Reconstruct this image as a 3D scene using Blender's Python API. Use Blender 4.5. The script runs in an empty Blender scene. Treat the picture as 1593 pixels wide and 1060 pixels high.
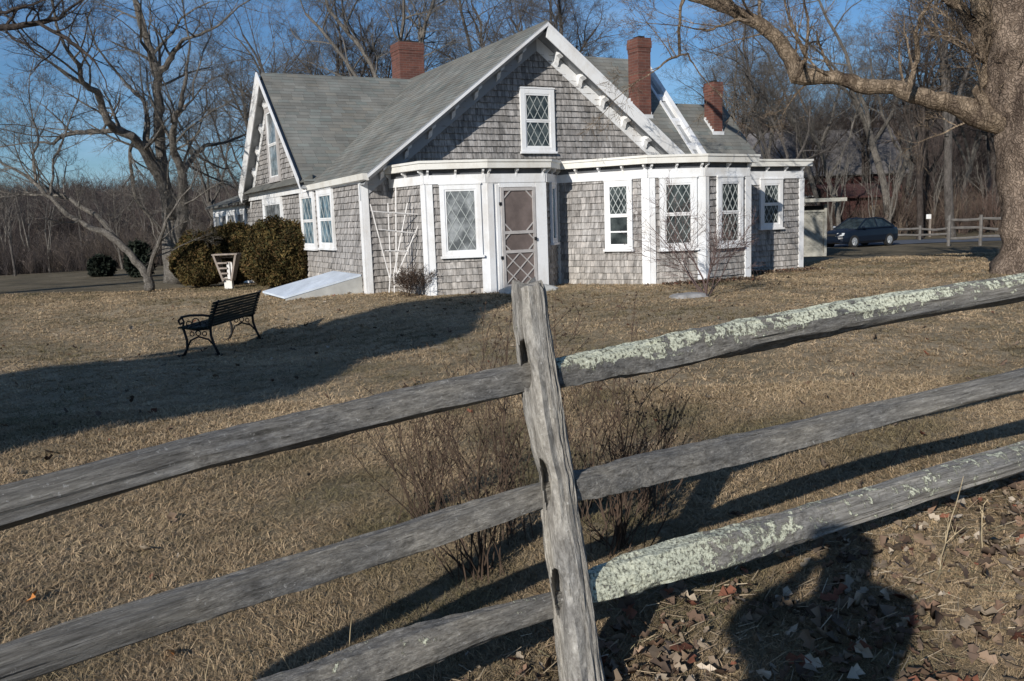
import bpy, math, random
import numpy as np
from math import sin, cos, tan, radians, pi, sqrt, hypot
from mathutils import Vector, Matrix, noise

random.seed(7)
C = bpy.context.scene.collection
EYE = 1.5
FPX, PITCH, ROLL, TH = 1350.05, .1405, .0358, radians(62.28)
SUN_HEAD, SUN_EL = radians(28.0), radians(22.5)      # heading in which the light travels, sun height

# ------------------------------------------------------------------ measuring helpers
def ray(x, y):
    c, s = cos(ROLL), sin(ROLL); dx, dy = x-796.5, y-530
    X = (dx*c-dy*s)/FPX; u = -(dx*s+dy*c)/FPX
    return Vector((X, cos(PITCH)+u*sin(PITCH), -sin(PITCH)+u*cos(PITCH)))
def at_depth(x, y, Y):
    r = ray(x, y); return Vector((0, 0, EYE))+r*(Y/r.y)
def at_ground(x, y):
    r = ray(x, y); k = 1.0
    z = 0
    for i in range(60):
        if r.z >= -1e-4: return Vector((0,0,EYE))+r*80
        k = (z-EYE)/r.z
        p = r*k; z = z*.4+.6*ground_z(p.x, p.y)
    return Vector((r.x*k, r.y*k, z))
CTRL = [(0,.6,-.22),(.1,2.75,-.22),(1.3,3.3,-.2),(2.8,4.3,-.16),(-1.6,1.6,-.2),(-1.2,3.3,-.15),(.2,4.3,-.02),(2.0,5.2,0),(-3,3,-.02),(2,1.5,-.22),(4,3,-.2),(0,8,0),(4,9,.02),(3,14,.05),(-5,9.5,-.14),(-4.3,12.5,-.26),(-6,15,-.2),(-2.9,17.9,.06),
        (-1,16.5,.05),(1,16,.07),(4,16.5,.07),(6.5,18,.03),(8,19,.0),(-7,23,-.08),(-10,28,-.35),(-20,40,-.6),(-30,45,-.8),(12,34,-.22),(17,43,-.45),
        (25,43,-.5),(9.6,17.5,.08),(-40,60,-1.4),(40,60,-.5),(0,40,-.3),(-20,15,-.6),(-12,6,-.35),(20,10,0),(0,-15,0),(-20,-15,-.3),
        (20,-15,.1),(-3,6,-.03),(2,20,.05),(0,25,.05),(-1,21,.05),(-100,100,-2),(0,120,-1),(100,100,-.5),(0,-100,0),(-100,0,-1.5),(100,0,0)]
def ground_z(x, y):
    a = b = 0
    for px, py, pz in CTRL:
        w = 1/((x-px)**2+(y-py)**2+.5)**1.8
        a += w*pz; b += w
    z = a/b
    d = hypot(x, y)
    if d > 90:
        k = min(1, (d-90)/170); z += k*k*(3-2*k)*(8.5+2.2*sin(x*.012+1)+1.2*sin(x*.03))
    return z
X0, Y0 = -2.935, 17.9
G = Vector((sin(TH), cos(TH), 0)); NN = Vector((cos(TH), -sin(TH), 0))
def HP(s, t, z): return Vector((X0, Y0, 0))+G*s+NN*t+Vector((0, 0, z))

# ------------------------------------------------------------------ materials
def new_mat(name):
    m = bpy.data.materials.new(name); m.use_nodes = True
    nt = m.node_tree; b = nt.nodes['Principled BSDF']
    return m, nt, b
def N(nt, typ, **kw):
    n = nt.nodes.new(typ)
    for k, v in kw.items():
        if k.startswith('i_'): n.inputs[k[2:].replace('_', ' ')].default_value = v
        else: setattr(n, k, v)
    return n
def ramp(nt, src, stops):
    r = nt.nodes.new('ShaderNodeValToRGB'); e = r.color_ramp.elements
    while len(e) < len(stops): e.new(.5)
    for i, (p, c) in enumerate(stops):
        e[i].position = p; e[i].color = (*c, 1) if len(c) == 3 else c
    nt.links.new(src, r.inputs[0]); return r.outputs[0]
def mixc(nt, f, a, b, mode='MIX'):
    m = nt.nodes.new('ShaderNodeMix'); m.data_type = 'RGBA'; m.blend_type = mode
    for sock, v in ((m.inputs[0], f), (m.inputs[6], a), (m.inputs[7], b)):
        if hasattr(v, 'links') or hasattr(v, 'is_linked'): nt.links.new(v, sock)
        elif isinstance(v, (int, float)): sock.default_value = v
        else: sock.default_value = (*v, 1) if len(v) == 3 else v
    return m.outputs[2]
def noise_n(nt, vec, scale, detail=4, rough=.55, stretch=None):
    if stretch:
        mp = N(nt, 'ShaderNodeMapping'); mp.inputs['Scale'].default_value = stretch
        nt.links.new(vec, mp.inputs['Vector']); vec = mp.outputs[0]
    n = N(nt, 'ShaderNodeTexNoise'); n.inputs['Scale'].default_value = scale
    n.inputs['Detail'].default_value = detail; n.inputs['Roughness'].default_value = rough
    nt.links.new(vec, n.inputs['Vector']); return n.outputs['Fac']
def bump(nt, b, h, strength=.4, dist=.01):
    bp = N(nt, 'ShaderNodeBump'); bp.inputs['Strength'].default_value = strength; bp.inputs['Distance'].default_value = dist
    nt.links.new(h, bp.inputs['Height']); nt.links.new(bp.outputs[0], b.inputs['Normal'])
def mat_simple(name, col, rough=.7, var=.25, scale=6, bmp=.2, bdist=.004, tint=False, spec=.3, stretch=None, metallic=0):
    m, nt, b = new_mat(name)
    tc = N(nt, 'ShaderNodeTexCoord').outputs['Object']
    f = noise_n(nt, tc, scale, 5, .6, stretch)
    lo = tuple(c*(1-var) for c in col); hi = tuple(min(1, c*(1+var)) for c in col)
    c = ramp(nt, f, [(.3, lo), (.7, hi)])
    if tint:
        a = N(nt, 'ShaderNodeAttribute', attribute_name='tint')
        c = mixc(nt, 1.0, c, a.outputs['Color'], 'MULTIPLY')
    nt.links.new(c, b.inputs['Base Color'])
    b.inputs['Roughness'].default_value = rough; b.inputs['Specular IOR Level'].default_value = spec
    b.inputs['Metallic'].default_value = metallic
    if bmp:
        f2 = noise_n(nt, tc, scale*6, 4, .7, stretch); bump(nt, b, f2, bmp, bdist)
    return m
M = {}
def setup_materials():
    M['white'] = mat_white('white_paint', (.75, .76, .775), .46)
    M['white_old'] = mat_white('weathered_white_paint', (.7, .69, .65), .5)
    M['shingle'] = mat_simple('weathered_cedar_shingle', (.295, .285, .278), .85, .5, 11, .7, .006, True, .15, (1.6, 1.6, .28))
    M['roof'] = mat_simple('asphalt_shingle', (.176, .176, .163), .9, .22, 1.2, .5, .003, True, .12)
    M['roof_flat'] = mat_simple('roll_roofing', (.17, .17, .165), .9, .3, 2, .3)
    M['shaded_rake_paint'] = mat_white('shade_toned_trim_paint', (.30, .32, .35), .3)  # white trim darkened to carry the shade of the left rake
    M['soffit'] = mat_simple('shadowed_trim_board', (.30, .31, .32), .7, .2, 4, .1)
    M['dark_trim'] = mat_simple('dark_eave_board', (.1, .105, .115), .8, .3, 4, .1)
    M['brick'] = mat_brick()
    M['lead'] = mat_simple('lead_flashing', (.62, .63, .64), .5, .2, 5, .1)
    M['glass'] = mat_glass('window_glass', (.018, .024, .026), (.075, .09, .09))
    M['glass_pale'] = mat_glass('curtained_window_glass', (.10, .11, .115), (.34, .36, .37))
    M['glass_blue'] = mat_glass('sky_reflecting_glass', (.05, .09, .12), (.2, .3, .36))  # sky reflection put into the base colour
    M['lattice'] = mat_simple('leaded_lattice', (.36, .385, .38), .6, .3, 8, 0)
    M['lattice_dark'] = mat_simple('dark_leaded_lattice', (.10, .11, .12), .6, .3, 8, 0)
    M['screen'] = mat_simple('door_screen', (.135, .108, .10), .8, .35, 2.5, 0)
    M['screen_frame'] = mat_simple('greyed_screen_door_paint', (.40, .38, .37), .7, .15, 7, .1)
    M['iron'] = mat_simple('black_iron', (.012, .012, .013), .55, .3, 12, .2, .002)
    M['bench_slat'] = mat_simple('dark_green_bench_slats', (.012, .018, .014), .75, .4, 6, .3, .002)
    M['concrete'] = mat_simple('weathered_concrete', (.42, .42, .40), .9, .2, 3, .4, .004)
    M['hatch'] = mat_simple('blue_white_hatch_paint', (.60, .66, .74), .6, .2, 2.2, .1, stretch=(1, .3, 1))
    M['stone'] = mat_simple('grey_stone', (.27, .265, .26), .9, .35, 4, .6, .01)
    M['trellis'] = mat_simple('old_white_lath', (.66, .64, .62), .75, .2, 10, .1)
    M['old_wood'] = mat_simple('grey_garden_wood', (.26, .22, .19), .9, .35, 8, .4, .004, stretch=(1, 1, .2))
    M['bark'] = mat_bark('grey_brown_bark', (.095, .086, .080), (.20, .182, .168))
    M['bark_light'] = mat_bark('pale_scaly_bark', (.085, .064, .052), (.30, .235, .185), 3.2)
    M['bark_limb'] = mat_bark('limb_bark', (.075, .055, .042), (.30, .235, .17), 3.0)
    M['bark_dark'] = mat_bark('dark_bark', (.055, .045, .040), (.13, .11, .1))
    M['bark_grey'] = mat_bark('silver_grey_bark', (.15, .138, .125), (.29, .268, .24))
    M['thicket'] = mat_simple('bare_brush', (.135, .12, .112), .95, .4, .6, 0, tint=True, spec=.05)
    M['stem'] = mat_simple('dead_stem', (.075, .053, .040), .9, .4, 12, 0, spec=.1)
    M['stem_red'] = mat_simple('reddish_twig', (.12, .085, .078), .8, .35, 10, 0, spec=.1)
    M['stem_pale'] = mat_simple('straw_stalk', (.42, .34, .22), .9, .3, 12, 0, spec=.1)
    M['arb'] = mat_foliage('browned_arborvitae_leaf')
    M['dark_green'] = mat_foliage('dark_evergreen_leaf', (.45, .7, .6))
    M['grass'] = mat_foliage('dry_grass_blade')
    M['leaf'] = mat_foliage('dead_leaf')
    M['fence_wood'] = mat_fence(); M['pale_rail'] = mat_fence('pale_rail_wood', 1.3); M['post_wood'] = mat_fence('fence_post_wood', 1.42)
    M['far_wood'] = mat_simple('weathered_rail', (.135, .125, .115), .9, .3, 5, .3)
    M['barn'] = mat_simple('barn_red_boards', (.060, .026, .023), .9, .4, 3, .2, stretch=(1, 1, .15))
    M['barn_roof'] = mat_simple('barn_roofing', (.16, .15, .15), .9, .25, 2, .2)
    M['shed_wall'] = mat_simple('shed_grey_board', (.34, .33, .29), .85, .3, 4, .2)
    M['dark'] = mat_simple('dark_interior', (.02, .02, .02), .9, .2, 4, 0)
    M['asphalt'] = mat_simple('worn_asphalt', (.085, .095, .115), .9, .2, 1.5, .3)
    M['car'] = mat_carpaint()
    M['car_glass'] = mat_glass('car_window_glass', (.012, .018, .02), (.04, .055, .06))
    M['rubber'] = mat_simple('tyre_rubber', (.02, .02, .02), .9, .2, 10, 0)
    M['alloy'] = mat_simple('wheel_alloy', (.42, .43, .44), .35, .1, 8, 0, metallic=.5)
    M['lamp'] = mat_simple('headlight_lens', (.62, .64, .64), .15, .15, 8, 0, spec=.8)
    M['coat'] = mat_simple('dark_coat', (.05, .055, .07), .9, .2, 9, .2)
    M['skin'] = mat_simple('skin', (.5, .32, .25), .6, .1, 9, 0)
    M['ground'] = mat_ground()
def mat_white(name, col, dirt):
    m, nt, b = new_mat(name); tc = N(nt, 'ShaderNodeTexCoord').outputs['Object']
    f = noise_n(nt, tc, 2.2, 6, .7, (1, 1, .5)); g = noise_n(nt, tc, 18, 5, .7, (1, 1, .25))
    dc = (.43, .38, .31)
    c = ramp(nt, f, [(.3, tuple(x*(1-dirt)+y*dirt for x, y in zip(col, dc))), (.55, col)])
    c = mixc(nt, ramp(nt, g, [(.60, (0, 0, 0)), (.76, (dirt, dirt, dirt))]), c, dc)
    nt.links.new(c, b.inputs['Base Color']); b.inputs['Roughness'].default_value = .6
    bump(nt, b, g, .15, .003); return m
def mat_brick():
    m, nt, b = new_mat('chimney_brick'); uv = N(nt, 'ShaderNodeUVMap').outputs[0]
    br = N(nt, 'ShaderNodeTexBrick'); nt.links.new(uv, br.inputs['Vector'])
    br.inputs['Color1'].default_value = (.16, .062, .044, 1); br.inputs['Color2'].default_value = (.105, .045, .035, 1)
    br.inputs['Mortar'].default_value = (.15, .10, .085, 1); br.inputs['Scale'].default_value = 1
    br.inputs['Brick Width'].default_value = .21; br.inputs['Row Height'].default_value = .07; br.inputs['Mortar Size'].default_value = .007
    tc = N(nt, 'ShaderNodeTexCoord').outputs['Object']
    f = noise_n(nt, tc, 3, 5, .6)
    c = mixc(nt, .7, br.outputs['Color'], ramp(nt, f, [(.3, (.55, .5, .5)), (.7, (1.2, 1.1, 1.05))]), 'MULTIPLY')
    nt.links.new(c, b.inputs['Base Color']); b.inputs['Roughness'].default_value = .9
    bump(nt, b, br.outputs['Fac'], -.5, .006); return m
def mat_glass(name, a, c2):
    m, nt, b = new_mat(name); tc = N(nt, 'ShaderNodeTexCoord').outputs['Object']
    f = noise_n(nt, tc, 3.5, 3, .6)  # mottled base colour stands in for reflections and curtains behind
    nt.links.new(ramp(nt, f, [(.4, a), (.66, c2)]), b.inputs['Base Color'])
    b.inputs['Roughness'].default_value = .12; b.inputs['Specular IOR Level'].default_value = .6
    bump(nt, b, noise_n(nt, tc, 2.0, 2, .5), .12, .02); return m
def mat_bark(name, lo, hi, sc=5):
    m, nt, b = new_mat(name); tc = N(nt, 'ShaderNodeTexCoord').outputs['Object']
    f = noise_n(nt, tc, sc, 6, .7, (1, 1, .45)); g = noise_n(nt, tc, sc*5, 4, .7, (1, 1, .3))
    c = ramp(nt, f, [(.34, lo), (.62, hi)])
    c = mixc(nt, .8, c, ramp(nt, g, [(.3, (.6, .58, .56)), (.6, (1.1, 1.1, 1.1))]), 'MULTIPLY')
    nt.links.new(c, b.inputs['Base Color']); b.inputs['Roughness'].default_value = .95; b.inputs['Specular IOR Level'].default_value = .1
    v = N(nt, 'ShaderNodeTexVoronoi', feature='DISTANCE_TO_EDGE'); v.inputs['Scale'].default_value = sc*4.5; mp = N(nt, 'ShaderNodeMapping'); mp.inputs['Scale'].default_value = (1, 1, .4)
    dn = N(nt, 'ShaderNodeVectorMath', operation='ADD'); nn_ = N(nt, 'ShaderNodeTexNoise'); nn_.inputs['Scale'].default_value = sc*1.5; nt.links.new(tc, nn_.inputs['Vector']); sc2 = N(nt, 'ShaderNodeVectorMath', operation='SCALE'); sc2.inputs['Scale'].default_value = .5; nt.links.new(nn_.outputs['Color'], sc2.inputs[0]); nt.links.new(tc, dn.inputs[0]); nt.links.new(sc2.outputs[0], dn.inputs[1]); nt.links.new(dn.outputs[0], mp.inputs[0]); nt.links.new(mp.outputs[0], v.inputs['Vector'])
    cr = ramp(nt, v.outputs['Distance'], [(.02, (.5, .48, .46)), (.16, (1, 1, 1))]); c = mixc(nt, .7, c, cr, 'MULTIPLY'); nt.links.new(c, b.inputs['Base Color'])
    hh = N(nt, 'ShaderNodeMath', operation='MULTIPLY_ADD'); nt.links.new(g, hh.inputs[0]); hh.inputs[1].default_value = .5; nt.links.new(cr, hh.inputs[2])
    bump(nt, b, hh.outputs[0], 1.0, .03); return m
def mat_foliage(name, mul=(1, 1, 1)):
    m, nt, b = new_mat(name); a = N(nt, 'ShaderNodeAttribute', attribute_name='tint')
    c = mixc(nt, 1.0, a.outputs['Color'], mul, 'MULTIPLY')
    nt.links.new(c, b.inputs['Base Color']); b.inputs['Roughness'].default_value = .8; b.inputs['Specular IOR Level'].default_value = .12
    return m
def mat_fence(name='split_rail_wood', gain=1.0):
    m, nt, b = new_mat(name); uv = N(nt, 'ShaderNodeUVMap').outputs[0]     # u across, v along, metres
    tc = N(nt, 'ShaderNodeTexCoord').outputs['Object']
    g1 = noise_n(nt, uv, 1, 7, .75, (75, 9, 1)); g2 = noise_n(nt, uv, 1, 5, .7, (260, 34, 1)); g3 = noise_n(nt, uv, 1, 3, .5, (9, 1.6, 1))
    cr = noise_n(nt, uv, 1, 5, .65, (95, 2.6, 1))
    c = ramp(nt, g1, [(.30, (.085*gain, .080*gain, .074*gain)), (.50, (.235*gain, .228*gain, .215*gain)), (.70, (.43*gain, .42*gain, .395*gain))])
    c = mixc(nt, .85, c, ramp(nt, g3, [(.3, (.62, .63, .66)), (.7, (1.18, 1.12, 1.02))]), 'MULTIPLY')
    c = mixc(nt, .7, c, ramp(nt, g2, [(.35, (.55, .54, .52)), (.6, (1.12, 1.12, 1.12))]), 'MULTIPLY')
    crk = ramp(nt, cr, [(.30, (.9, .9, .9)), (.335, (0, 0, 0))])
    c = mixc(nt, crk, c, (.05, .047, .044))
    sp = noise_n(nt, tc, 55, 4, .75); c = mixc(nt, ramp(nt, sp, [(.62, (0, 0, 0)), (.70, (.55, .55, .55))]), c, (.62, .61, .58)); c = mixc(nt, ramp(nt, sp, [(.30, (.6, .6, .6)), (.38, (0, 0, 0))]), c, (.09, .085, .08))
    at = N(nt, 'ShaderNodeAttribute', attribute_name='lichen')
    v1 = noise_n(nt, tc, 17, 6, .72); v2 = noise_n(nt, tc, 80, 4, .7)
    ad = N(nt, 'ShaderNodeMath', operation='ADD'); nt.links.new(v1, ad.inputs[0]); nt.links.new(at.outputs['Fac'], ad.inputs[1])
    lm = ramp(nt, ad.outputs[0], [(.68, (0, 0, 0)), (.72, (1, 1, 1))])
    m3 = N(nt, 'ShaderNodeMath', operation='MULTIPLY'); nt.links.new(lm, m3.inputs[0])
    nt.links.new(ramp(nt, v2, [(.34, (0, 0, 0)), (.44, (1, 1, 1))]), m3.inputs[1])
    lc = ramp(nt, v2, [(.35, (.34, .345, .25)), (.60, (.80, .81, .64))])
    c = mixc(nt, m3.outputs[0], c, lc)
    nt.links.new(c, b.inputs['Base Color']); b.inputs['Roughness'].default_value = .92; b.inputs['Specular IOR Level'].default_value = .12
    h = N(nt, 'ShaderNodeMath', operation='MULTIPLY_ADD'); nt.links.new(g2, h.inputs[0]); h.inputs[1].default_value = .45; nt.links.new(g1, h.inputs[2])
    h2 = N(nt, 'ShaderNodeMath', operation='SUBTRACT'); nt.links.new(h.outputs[0], h2.inputs[0]); nt.links.new(crk, h2.inputs[1])
    h3 = N(nt, 'ShaderNodeMath', operation='ADD'); nt.links.new(h2.outputs[0], h3.inputs[0]); nt.links.new(m3.outputs[0], h3.inputs[1])
    bump(nt, b, h3.outputs[0], 1.0, .010); return m
def mat_carpaint():
    m, nt, b = new_mat('dark_blue_car_paint'); b.inputs['Base Color'].default_value = (.005, .009, .018, 1)
    b.inputs['Roughness'].default_value = .38; b.inputs['Specular IOR Level'].default_value = .3; b.inputs['Coat Weight'].default_value = .15; b.inputs['Coat Roughness'].default_value = .08
    return m
def mat_ground():
    m, nt, b = new_mat('dry_winter_lawn'); tc = N(nt, 'ShaderNodeTexCoord').outputs['Object']
    a = noise_n(nt, tc, .35, 6, .6); f = noise_n(nt, tc, 3.2, 8, .78); g = noise_n(nt, tc, 42, 6, .8)
    c = ramp(nt, a, [(.3, (.25, .21, .14)), (.5, (.385, .31, .22)), (.72, (.50, .405, .295))])
    c = mixc(nt, .9, c, ramp(nt, f, [(.28, (.42, .45, .40)), (.5, (.95, .95, .9)), (.72, (1.45, 1.4, 1.32))]), 'MULTIPLY')
    c = mixc(nt, .85, c, ramp(nt, g, [(.30, (.35, .34, .32)), (.48, (.9, .9, .9)), (.72, (1.7, 1.65, 1.6))]), 'MULTIPLY')
    geo0 = N(nt, 'ShaderNodeNewGeometry').outputs['Position']; l0 = N(nt, 'ShaderNodeVectorMath', operation='LENGTH'); nt.links.new(geo0, l0.inputs[0]); m0 = N(nt, 'ShaderNodeMapRange'); m0.inputs[1].default_value = 22; m0.inputs[2].default_value = 32; nt.links.new(l0.outputs['Value'], m0.inputs[0])
    far_n = noise_n(nt, tc, .5, 7, .8); c = mixc(nt, m0.outputs[0], c, ramp(nt, far_n, [(.35, (.075, .064, .045)), (.52, (.15, .125, .085)), (.68, (.25, .205, .14))]))
    # far-off ground turns to the grey brown of bare woods
    geo = N(nt, 'ShaderNodeNewGeometry').outputs['Position']; ln = N(nt, 'ShaderNodeVectorMath', operation='LENGTH'); nt.links.new(geo, ln.inputs[0])
    mr = N(nt, 'ShaderNodeMapRange'); mr.inputs[1].default_value = 62; mr.inputs[2].default_value = 88; nt.links.new(ln.outputs['Value'], mr.inputs[0])
    w = noise_n(nt, tc, .25, 8, .8, (1, .35, 1))
    c = mixc(nt, mr.outputs[0], c, ramp(nt, w, [(.35, (.045, .040, .038)), (.65, (.125, .108, .098))]))
    nt.links.new(c, b.inputs['Base Color']); b.inputs['Roughness'].default_value = .95; b.inputs['Specular IOR Level'].default_value = .08
    h = N(nt, 'ShaderNodeMath', operation='MULTIPLY_ADD'); nt.links.new(f, h.inputs[0]); h.inputs[1].default_value = 1.6; nt.links.new(g, h.inputs[2])
    bump(nt, b, h.outputs[0], 1.0, .035); return m

# ------------------------------------------------------------------ mesh builder
class MB:
    def __init__(s): s.v = []; s.f = []; s.c = []; s.uv = []; s.hasuv = False
    def poly(s, pts, col=None, uv=None):
        n = len(s.v); s.v.extend([tuple(p) for p in pts]); s.f.append(tuple(range(n, n+len(pts)))); s.c.append(col or (1, 1, 1))
        if uv: s.hasuv = True
        s.uv.append(uv)
    def prism(s, a, b, col=None, caps=True):
        n = len(a)
        for i in range(n): j = (i+1) % n; s.poly([a[i], a[j], b[j], b[i]], col)
        if caps: s.poly(a[::-1], col); s.poly(b, col)
    def box(s, fr, u0, u1, n0, n1, z0, z1, col=None, uv=False):
        p = lambda u, n, z: fr(u, n, z)
        q = [[p(u0, n1, z0), p(u1, n1, z0), p(u1, n1, z1), p(u0, n1, z1)], [p(u1, n0, z0), p(u0, n0, z0), p(u0, n0, z1), p(u1, n0, z1)],
             [p(u0, n0, z0), p(u0, n1, z0), p(u0, n1, z1), p(u0, n0, z1)], [p(u1, n1, z0), p(u1, n0, z0), p(u1, n0, z1), p(u1, n1, z1)],
             [p(u0, n1, z1), p(u1, n1, z1), p(u1, n0, z1), p(u0, n0, z1)], [p(u0, n0, z0), p(u1, n0, z0), p(u1, n1, z0), p(u0, n1, z0)]]
        uvs = [[(u0, z0), (u1, z0), (u1, z1), (u0, z1)], [(u1, z0), (u0, z0), (u0, z1), (u1, z1)], [(n0, z0), (n1, z0), (n1, z1), (n0, z1)],
               [(n1, z0), (n0, z0), (n0, z1), (n1, z1)], [(u0, n1), (u1, n1), (u1, n0), (u0, n0)], [(u0, n0), (u1, n0), (u1, n1), (u0, n1)]]
        for k in range(6): s.poly(q[k], col, uvs[k] if uv else None)
    def bar(s, fr, a, b, w, n0, n1, col=None):          # bar lying in a face, a and b are (u, z)
        du, dz = b[0]-a[0], b[1]-a[1]; L = hypot(du, dz) or 1; px, pz = -dz/L*w/2, du/L*w/2
        q = [(a[0]+px, a[1]+pz), (b[0]+px, b[1]+pz), (b[0]-px, b[1]-pz), (a[0]-px, a[1]-pz)]
        A = [fr(u, n0, z) for u, z in q]; B = [fr(u, n1, z) for u, z in q]; s.prism(B[::-1], A[::-1], col)
    def tube(s, path, rad, k=5, col=None, cap=True):
        rings = []; up = Vector((.3, .2, 1)); n0 = len(s.v); P = [Vector(p) for p in path]
        last = None
        for i, p in enumerate(P):
            t = (P[min(i+1, len(P)-1)]-P[max(i-1, 0)])
            if t.length < 1e-9: t = Vector((0, 0, 1))
            t.normalize()
            if last is None:
                a = t.orthogonal().normalized()
            else:
                a = last-t*last.dot(t)
                a = a.normalized() if a.length > 1e-6 else t.orthogonal().normalized()
            last = a; b = t.cross(a); r = rad[i] if hasattr(rad, '__len__') else rad
            for j in range(k):
                w = 2*pi*j/k; s.v.append(tuple(p+a*(cos(w)*r)+b*(sin(w)*r)))
        for i in range(len(P)-1):
            for j in range(k):
                j2 = (j+1) % k; s.f.append((n0+i*k+j, n0+i*k+j2, n0+(i+1)*k+j2, n0+(i+1)*k+j)); s.c.append(col or (1, 1, 1)); s.uv.append(None)
        if cap and k > 3:
            s.f.append(tuple(n0+j for j in range(k-1, -1, -1))); s.c.append(col or (1, 1, 1)); s.uv.append(None)
            e = n0+(len(P)-1)*k; s.f.append(tuple(e+j for j in range(k))); s.c.append(col or (1, 1, 1)); s.uv.append(None)
    def sphere(s, c, r, k=8, m=5, col=None, sq=(1, 1, 1)):
        c = Vector(c); n0 = len(s.v)
        for i in range(m+1):
            a = pi*i/m
            for j in range(k):
                w = 2*pi*j/k; s.v.append((c.x+r*sq[0]*sin(a)*cos(w), c.y+r*sq[1]*sin(a)*sin(w), c.z+r*sq[2]*cos(a)))
        for i in range(m):
            for j in range(k):
                j2 = (j+1) % k; s.f.append((n0+i*k+j, n0+(i+1)*k+j, n0+(i+1)*k+j2, n0+i*k+j2)); s.c.append(col or (1, 1, 1)); s.uv.append(None)
    def build(s, name, mat, parent=None, origin=(0, 0, 0), smooth=False):
        me = bpy.data.meshes.new(name); o_ = Vector(origin)
        me.from_pydata([(x-o_.x, y-o_.y, z-o_.z) for x, y, z in s.v], [], s.f)
        at = me.attributes.new('tint', 'FLOAT_COLOR', 'FACE')
        at.data.foreach_set('color', [x for c in s.c for x in (c[0], c[1], c[2], 1)])
        if s.hasuv:
            ul = me.uv_layers.new(name='UVMap'); k = 0
            for f, uv in zip(s.f, s.uv):
                for i in range(len(f)): ul.data[k].uv = uv[i] if uv else (0, 0); k += 1
        if smooth: me.polygons.foreach_set('use_smooth', [True]*len(me.polygons))
        me.materials.append(mat); me.update()
        o = bpy.data.objects.new(name, me); C.objects.link(o)
        if parent: o.parent = parent
        else: o.location = o_
        return o
def tag(o, label=None, cat=None, group=None, kind=None):
    if label: o['label'] = label
    if cat: o['category'] = cat
    if group: o['group'] = group
    if kind: o['kind'] = kind
    return o
def thing(name, loc, label, cat, group=None):
    o = bpy.data.objects.new(name, None); C.objects.link(o); o.location = loc; o.empty_display_size = .3
    return tag(o, label, cat, group)
def copy_tree(o, parent=None):
    c = o.copy(); C.objects.link(c); c.parent = parent
    for ch in list(o.children): copy_tree(ch, c)
    return c
def np_mesh(name, V, F_, mat, cols, origin=(0, 0, 0), parent=None):
    """V (n,3), F_ (m,k) equal-sized faces, cols (m,3)"""
    me = bpy.data.meshes.new(name); n, m, k = len(V), len(F_), F_.shape[1]
    V = V-np.array(origin)
    me.vertices.add(n); me.vertices.foreach_set('co', V.astype(np.float32).ravel())
    me.loops.add(m*k); me.loops.foreach_set('vertex_index', F_.astype(np.int32).ravel())
    me.polygons.add(m); me.polygons.foreach_set('loop_start', (np.arange(m)*k).astype(np.int32))
    me.update(calc_edges=True)
    at = me.attributes.new('tint', 'FLOAT_COLOR', 'FACE')
    at.data.foreach_set('color', np.concatenate([cols, np.ones((m, 1))], 1).astype(np.float32).ravel())
    me.materials.append(mat); o = bpy.data.objects.new(name, me); C.objects.link(o)
    if parent: o.parent = parent
    else: o.location = origin
    return o

# ------------------------------------------------------------------ faces and shingles
def face(A, B):
    L = hypot(B[0]-A[0], B[1]-A[1]); U = ((B[0]-A[0])/L, (B[1]-A[1])/L); Nn = (-U[1], U[0])
    fr = lambda u, n, z: HP(A[0]+U[0]*u+Nn[0]*n, A[1]+U[1]*u+Nn[1]*n, z)
    return fr, L
def clip(poly, a, b, c):                       # keep a*u+b*v<=c
    out = []
    for i in range(len(poly)):
        p, q = poly[i-1], poly[i]; dp, dq = a*p[0]+b*p[1]-c, a*q[0]+b*q[1]-c
        if (dp <= 0) != (dq <= 0):
            t = dp/(dp-dq); out.append((p[0]+(q[0]-p[0])*t, p[1]+(q[1]-p[1])*t))
        if dq <= 0: out.append(q)
    return out
def shingles(mb, fr, region, course, w0, w1, tb, tt, colf, gap=.004, ragged=.006, rnd=None):
    """region: convex counter-clockwise polygon in (u, v); fr(u, n, v) gives the point. Every shingle a thin tilted slab."""
    rnd = rnd or random
    us = [p[0] for p in region]; vs = [p[1] for p in region]; v = min(vs); row = 0
    edges = []
    for i in range(len(region)):
        p, q = region[i-1], region[i]; du, dv = q[0]-p[0], q[1]-p[1]
        edges.append((dv, -du, dv*p[0]-du*p[1]))
    while v < max(vs):
        u = min(us)-rnd.random()*w1; rowt = rnd.uniform(.9, 1.1)
        while u < max(us):
            w = rnd.uniform(w0, w1); lo = v-rnd.uniform(0, ragged)
            poly = [(u, lo), (u+w-gap, lo), (u+w-gap, v+course), (u, v+course)]
            for e in edges:
                poly = clip(poly, *e)
                if len(poly) < 3: break
            if len(poly) >= 3:
                jit = rnd.uniform(-.25, .25)*tb; c = colf(u, v, rowt)
                pt = lambda a: fr(a[0], (tb+jit)+(tt-tb-jit)*max(0, min(1, (a[1]-v)/course)), a[1])
                top = [pt(a) for a in poly]; mb.poly(top, c)
                base = [fr(a[0], -.002, a[1]) for a in poly]
                for i in range(len(poly)):
                    a, b = poly[i-1], poly[i]
                    if a[1] > v+course-1e-4 and b[1] > v+course-1e-4: continue
                    mb.poly([base[i-1], base[i], top[i], top[i-1]], (c[0]*.35, c[1]*.34, c[2]*.33))
            u += w
        v += course; row += 1
def wall_col(u, v, r):
    k = random.gauss(1, .13)*(.6+.4*r)*(.96+.12*sin(u*2.1+v*.6)*sin(u*5.3-v*1.7)); k = max(.6, min(1.45, k))
    if random.random() < .07: k *= .72
    w = random.random()*.05
    low = max(0, .9-v)*.16
    return (k*(1+w*.5+low), k*(1+low*.8), k*(1-w*.4+low*.45))
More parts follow.
